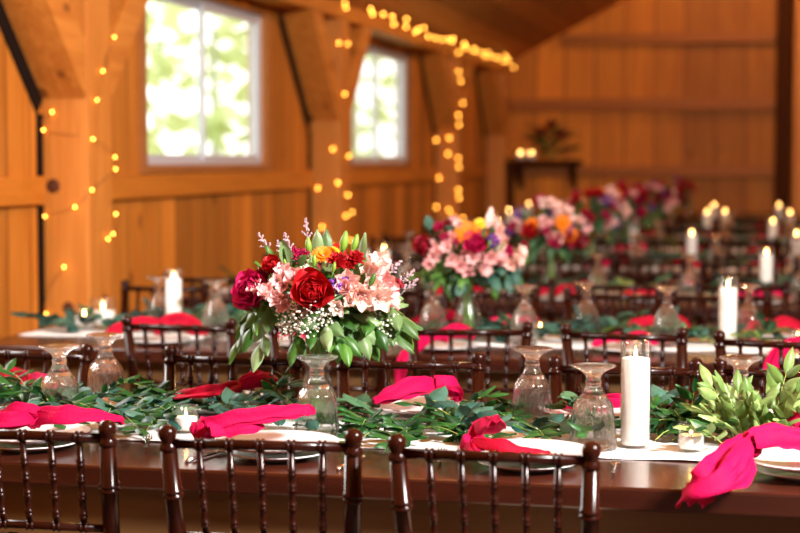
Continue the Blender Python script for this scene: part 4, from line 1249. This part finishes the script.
# second bouquet: lighter, orange and hot pink
B2 = []
def fl2(kind, px, py, rpx, m, dp=1.0): B2.append((kind, (px - 468) / 250, (250 - py) / 250, rpx / 250, m, dp))
for q in (('gerb', 465, 231, 13, 'orange'), ('rose', 472, 243, 15, 'magenta'), ('rose', 424, 246, 14, 'crimson'), ('alst', 434, 254, 12, 'pink'), ('alst', 458, 264, 13, 'pink'), ('alst', 488, 256, 13, 'pink'),
          ('alst', 516, 257, 11, 'peach'), ('stat', 492, 239, 7, 'purple'), ('gerb', 479, 222, 7, 'yellow'), ('carn', 507, 250, 7, 'magenta'), ('bud', 486, 226, 22, 'peach'), ('carn', 438, 226, 8, 'magenta'),
          ('carn', 444, 236, 7, 'magenta'), ('alst', 446, 246, 11, 'pink'), ('carn', 456, 239, 6, 'magenta'), ('alst', 502, 240, 10, 'pink'), ('alst', 470, 256, 11, 'pink'), ('carn', 447, 222, 6, 'crimson'), ('alst', 458, 224, 9, 'pink'),
          ('bud', 487, 246, 9, 'bud'), ('bud', 500, 247, 9, 'bud'), ('alst', 498, 226, 9, 'peach'), ('carn', 524, 246, 8, 'crimson'), ('rose', 455, 250, 13, 'pink', -1), ('rose', 480, 240, 15, 'red', -1), ('alst', 500, 250, 12, 'peach', -1)):
    fl2(*q)
def seat_y(r): return CEN[r]
bx = lat(468, CEN[1])
bouquet('mixed bouquet with an orange daisy and hot pink rose on the second table', (bx, CEN[1], TOP + .006), B2, 2, drape=44, CZ=.36, RX=.22, RZ=.17, leafkinds=('green', 'green', 'silver'))
copy_tree(v1, (bx, CEN[1], TOP), 0, 'clear glass vase with stems under the orange daisy bouquet on second table', sc=1.12)
def rand_bouquet(label, loc, seed, pal):
    rr = random.Random(seed); L = []
    for i in range(26):
        a = rr.uniform(-1, 1); e = rr.uniform(-.55, 1)
        if a * a + e * e > 1: a *= .6; e *= .6
        kind, m = rr.choice(pal)
        L.append((kind, a * .22, e * .16, {'rose': .058, 'carn': .038, 'alst': .05, 'gerb': .05, 'stat': .035}[kind] * rr.uniform(.8, 1.15), m, 1 if i % 4 else -1))
    return bouquet(label, loc, L, seed, drape=36, CZ=.36, RX=.23, RZ=.18, leafkinds=('green', 'ruscus', 'euc'))
pal = [('rose', 'crimson'), ('rose', 'red'), ('alst', 'pink'), ('alst', 'peach'), ('carn', 'magenta'), ('stat', 'purple'), ('gerb', 'orange'), ('rose', 'red'), ('alst', 'pink'), ('rose', 'magenta')]
names = {2: 'bouquet with dark red roses on the third table, behind the orange daisy bouquet', 3: 'blurred pink and red bouquet on the fourth table',
         4: 'blurred mixed bouquet on the fifth table', 5: 'blurred purple and pink bouquet on the sixth table', 6: 'blurred red and purple bouquet on the seventh table, before the gable wall'}
px_b = {2: 552, 3: 592, 4: 628, 5: 650, 6: 672}
pals = {2: pal, 3: [('alst', 'pink'), ('rose', 'red'), ('stat', 'purple'), ('gerb', 'orange'), ('carn', 'magenta'), ('alst', 'peach')], 4: pal, 5: [('stat', 'purple'), ('alst', 'pink'), ('carn', 'magenta'), ('rose', 'crimson'), ('alst', 'pink')], 6: [('rose', 'red'), ('carn', 'magenta'), ('stat', 'purple'), ('rose', 'crimson')]}
for r in range(2, 7):
    x = lat(px_b[r], CEN[r])
    rand_bouquet(names[r], (x, CEN[r], TOP + .006), 10 + r, pals[r])
    copy_tree(v1, (x, CEN[r], TOP), 0, 'clear glass vase under the bouquet on the %s table' % ROWN[r], sc=1.12)

# ------------------------------------------------------------------ settings on the tables behind
sm2 = [(157, CEN[1] - .02, 'upturned smooth goblet beside the tall candle at window end of second table'),
       (215, CEN[1] - .20, 'upturned smooth goblet past the tall candle by the window wall, second table'),
       (433, CEN[1] - .12, 'upturned smooth goblet beside the orange daisy bouquet, its window side'),
       (525, CEN[1] - .20, 'upturned smooth goblet past the orange daisy bouquet, close to a votive'),
       (587, CEN[1] + .02, 'upturned smooth goblet farther from the table edge, past the votive of second table'),
       (668, CEN[1] - .12, 'upturned smooth goblet alone above the chair back behind the near candle'),
       (750, CEN[1] + .05, 'upturned smooth goblet touching the tall candle of the second table')]
for px, y, l in sm2: put_goblet('smooth', px, 0, l, y=y, sc=1.15)
for px, kind, dy, l, z in ((158, 1, -.40, 'hot pink napkin spread over the second table plate before the tall candle', PT), (445, 2, -.38, 'pink napkin hanging off the second table through a chair back', PT),
                        (628, 0, -.30, 'pink napkin on the second table, before a lone goblet', PT), (800, 2, -.38, 'pink napkin over the second table edge beside the tall candle', PT), (305, 0, -.38, 'pink napkin on the second table behind the near bouquet', PT)):
    y = CEN[1] + dy; x = lat(px, y)
    put_plates(x, y, 'on second table under a ' + l.split(' on ')[0].split(' over ')[0].split(' off ')[0].split(' spread')[0], both=False) if False else None
    PLT['d']; put(PLT, pused, 'd', (x, y, TZ + .0005), 0, 'white plate under the ' + l.replace('hot ', '').replace(' plate before', ' before'))
    row_napkin(kind, x, y + (0.0), 0, l, PT)
for px, l in ((440, 'pink napkin across the second table beside the orange daisy bouquet'), (515, 'small heap of pink napkin across second table, past the bouquet vase'), (660, 'raspberry napkin across the second table behind a lone goblet'), (775, 'red napkin across the second table behind its tall candle')):
    y = CEN[1] + .36; x = lat(px, y)
    put(PLT, pused, 'd', (x, y, TZ + .0005), 0, 'white plate under the ' + l)
    row_napkin(0 if 'pink' in l else 1, x, y, rnd.uniform(-.5, .5), l)
for r in range(2, 7):
    for k in range(6):
        x = -2.7 + .525 * k + rnd.uniform(-.05, .05)
        row_napkin(rnd.choice((0, 1)), x, FRONT[r] + .2, rnd.uniform(-.4, .4), 'pink napkin, %s from the window wall, near side of %s table' % (ORD[k + 1], ROWN[r]), TZ + .001 if r > 3 else PT)
        if r <= 3: put(PLT, pused, 'd', (x, FRONT[r] + .2, TZ + .0005), 0, 'white plate, %s from the window wall, near side of %s table' % (ORD[k + 1], ROWN[r]))
        row_napkin(rnd.choice((0, 1)), x + .1, FRONT[r] + .93, rnd.uniform(-.4, .4), 'pink napkin, %s from the window wall, far side of %s table' % (ORD[k + 1], ROWN[r]), TZ + .001)
        put(GOB, gused, 'smooth', (x + .2, FRONT[r] + .33, TOP), 0, 'upturned goblet, %s from the window wall, near side of %s table' % (ORD[k + 1], ROWN[r]))

# ------------------------------------------------------------------ high shelf in the far corner
sx0, sx1 = XW + .26, lat(580, YB - .3)
t = thing('wall_shelf', 'dark shelf on the gable wall near the corner holding candles and greenery', 'shelf', (sx0, YB - .055, 0), 0)
MB().box((0, -.34, 1.44), (sx1 - sx0, 0, 1.50)).build('shelf_board', M['darkpost'], t, smooth=False, bevel=.006)
MB().box((.02, -.32, .002), (.09, -.25, 1.439)).build('leg', M['darkpost'], t, smooth=False)
for x in (.12, sx1 - sx0 - .12):
    MB().add([(x, -.002, 1.15), (x + .05, -.002, 1.15), (x + .05, -.002, 1.439), (x, -.002, 1.439), (x, -.30, 1.439), (x + .05, -.30, 1.439)],
             [(0, 1, 2, 3), (0, 4, 5, 1), (3, 2, 5, 4), (0, 3, 4), (1, 5, 2)]).build('bracket', M['darkpost'], t, smooth=False)
for px, l in ((520, 'small lit candle on the corner shelf, first from the window wall'), (531, 'small lit candle on the corner shelf, next to the greenery')):
    put(CAN, cused, 'V', (lat(px, YB - .25), YB - .25, 1.501), 0, l, None, 1.75)
sp = []
rr = random.Random(8)
for i in range(16):
    a = rr.uniform(0, 2 * PI); e = (.30 * math.cos(a), .12 * math.sin(a), rr.uniform(.06, .46))
    sp.append(('ruscus', [(0, 0, .02), (e[0] * .5, e[1] * .5, e[2] * .8), e], 9, .09, .035, {}))
gq = garland('potted_greenery', 'dark leafy arrangement on the corner shelf', sp, 40, (0, 0, 0)); gq['category'] = 'plant'; del gq['group']
for qx, qz in ((-.10, .34), (.14, .30), (.02, .42)):
    rose(Vector((qx, -.08, qz)), (qx, -1, .5), .07, int(qz * 100), False).build('rose', M['crimson'], gq)
gq['label'] = 'dark leafy arrangement with red blooms on the corner shelf'
gq.location = (lat(550, YB - .22), YB - .20, 1.50)

# ------------------------------------------------------------------ fairy lights
bulb_mesh = None
def fairy(label, pts, r=.0085, wire_pts=None):
    global bulb_mesh
    t = thing('string_lights', label, 'string lights', tuple(pts[0]), 0, 'fairy light strings')
    o = Vector(pts[0])
    path = catmull([Vector(p) - o for p in (wire_pts or pts)], 5)
    MB().tube(path, .0016, 5).build('wire', M['wire'], t)
    for p in pts:
        if bulb_mesh is None:
            b = MB().ball((0, 0, 0), .0085, 10, 8, (1, 1, 1.25)).build('bulb', M['bulb'], t); bulb_mesh = b
        else:
            b = bulb_mesh.copy(); C.objects.link(b); b.parent = t
        b.location = Vector(p) - o
        b.scale = (r / .0085,) * 3
def on_post(k, bulbs, xedge):
    y = POSTS[k]; out = []
    for px, py in bulbs:
        if px < xedge:
            p = at_y(px, py, y - .014)
            p.x = min(p.x, xf + .012)
            p.x = max(p.x, XW + .02)
        else:
            p = at_x(px, py, xf + .014)
            if not (y - .02 < p.y < y + PW + .02): p.y = max(y - .012, min(y + PW + .012, p.y))
        out.append(p)
    return out
P1 = [(119, 38), (103, 71), (97, 100), (52, 112), (39, 130), (93, 139), (115, 157), (119, 169), (92, 190), (75, 207), (45, 216), (116, 214), (113, 234), (108, 239), (64, 267), (43, 314), (108, 312)]
P2 = [(345, 3), (346, 8), (339, 43), (348, 44), (345, 94), (333, 149), (349, 156), (338, 183), (318, 188), (348, 195), (355, 212), (346, 216), (322, 227), (331, 246), (350, 240)]
P3 = [(457, 52), (457, 71), (461, 81), (463, 103), (457, 115), (459, 125), (449, 138), (431, 140), (448, 154), (458, 158), (459, 167), (439, 178), (457, 190), (459, 198), (431, 207), (449, 210), (453, 217), (463, 218)]
fairy('warm fairy lights wound round the post before the first window', on_post(0, P1, 91), .0055)
fairy('warm fairy lights wound round the post between the windows', on_post(1, P2, 340), .0072)
fairy('warm fairy lights wound round the post past the second window', on_post(2, P3, 456), .0090)
rl = random.Random(12); bl = []
for i in range(32):
    y = 12.9 + (20.38 - 12.9) * (i / 31) ** 1.0
    bl.append((XW + .36 + rl.uniform(-.03, .05), y + rl.uniform(-.05, .05), 2.665 + rl.uniform(-.05, .03)))
fairy('warm fairy lights strung along the eave beam towards the gable wall', bl, .0092)

# ------------------------------------------------------------------ light
wd = bpy.data.worlds.new('sky'); bpy.context.scene.world = wd; wd.use_nodes = True
bg = wd.node_tree.nodes['Background']
bg.inputs['Color'].default_value = (1.0, 1.0, .96, 1); bg.inputs['Strength'].default_value = 2.9
def area(name, loc, to, sx, sy, power, col):
    l = bpy.data.lights.new(name, 'AREA'); l.shape = 'RECTANGLE'; l.size = sx; l.size_y = sy; l.energy = power; l.color = col
    o = bpy.data.objects.new(name, l); C.objects.link(o); o.location = loc
    o.rotation_euler = (Vector(to) - Vector(loc)).to_track_quat('-Z', 'Y').to_euler(); return o
area('high_daylight', (2.7, 1.9, 3.7), (-.6, 4.5, .8), .7, .7, 900, (1.0, .965, .93))  # unseen key lamp under the closed roof; no opening stands there
area('window_daylight', (XW + .03, 5.35, 1.98), (2, 5.35, 1.4), 2.0, .9, 75, (1.0, .98, .95))  # added fill lamp inside the unseen near window, brightens left sides
area('doorway_daylight', (1.2, -3.4, 1.6), (-.5, 8, 1.2), 3.0, 2.2, 28, (1.0, .93, .86))  # added fill lamp behind the camera; the front wall is closed
for i, (x, y, z, e) in enumerate(((.6, 13.6, 4.0, 250), (-1.3, 6.6, 3.35, 60), (-.7, 19.5, 3.95, 55))):
    l = bpy.data.lights.new('barn_pendant', 'POINT'); l.energy = e; l.color = (1, .60, .26); l.shadow_soft_size = .15  # added warm fill points above the view, without any fixtures
    o = bpy.data.objects.new('barn_pendant', l); C.objects.link(o); o.location = (x, y, z)

sc = bpy.context.scene
sc.view_settings.view_transform = 'Standard'; sc.view_settings.look = 'None'
sc.view_settings.exposure = 0.12; sc.view_settings.gamma = 1; sc.view_settings.use_curve_mapping = False
cy = sc.cycles
cy.use_denoising = True
cy.max_bounces = 10; cy.transmission_bounces = 10; cy.transparent_max_bounces = 16; cy.diffuse_bounces = 4; cy.glossy_bounces = 4
cy.caustics_reflective = False; cy.caustics_refractive = True
cy.sample_clamp_indirect = 4.0
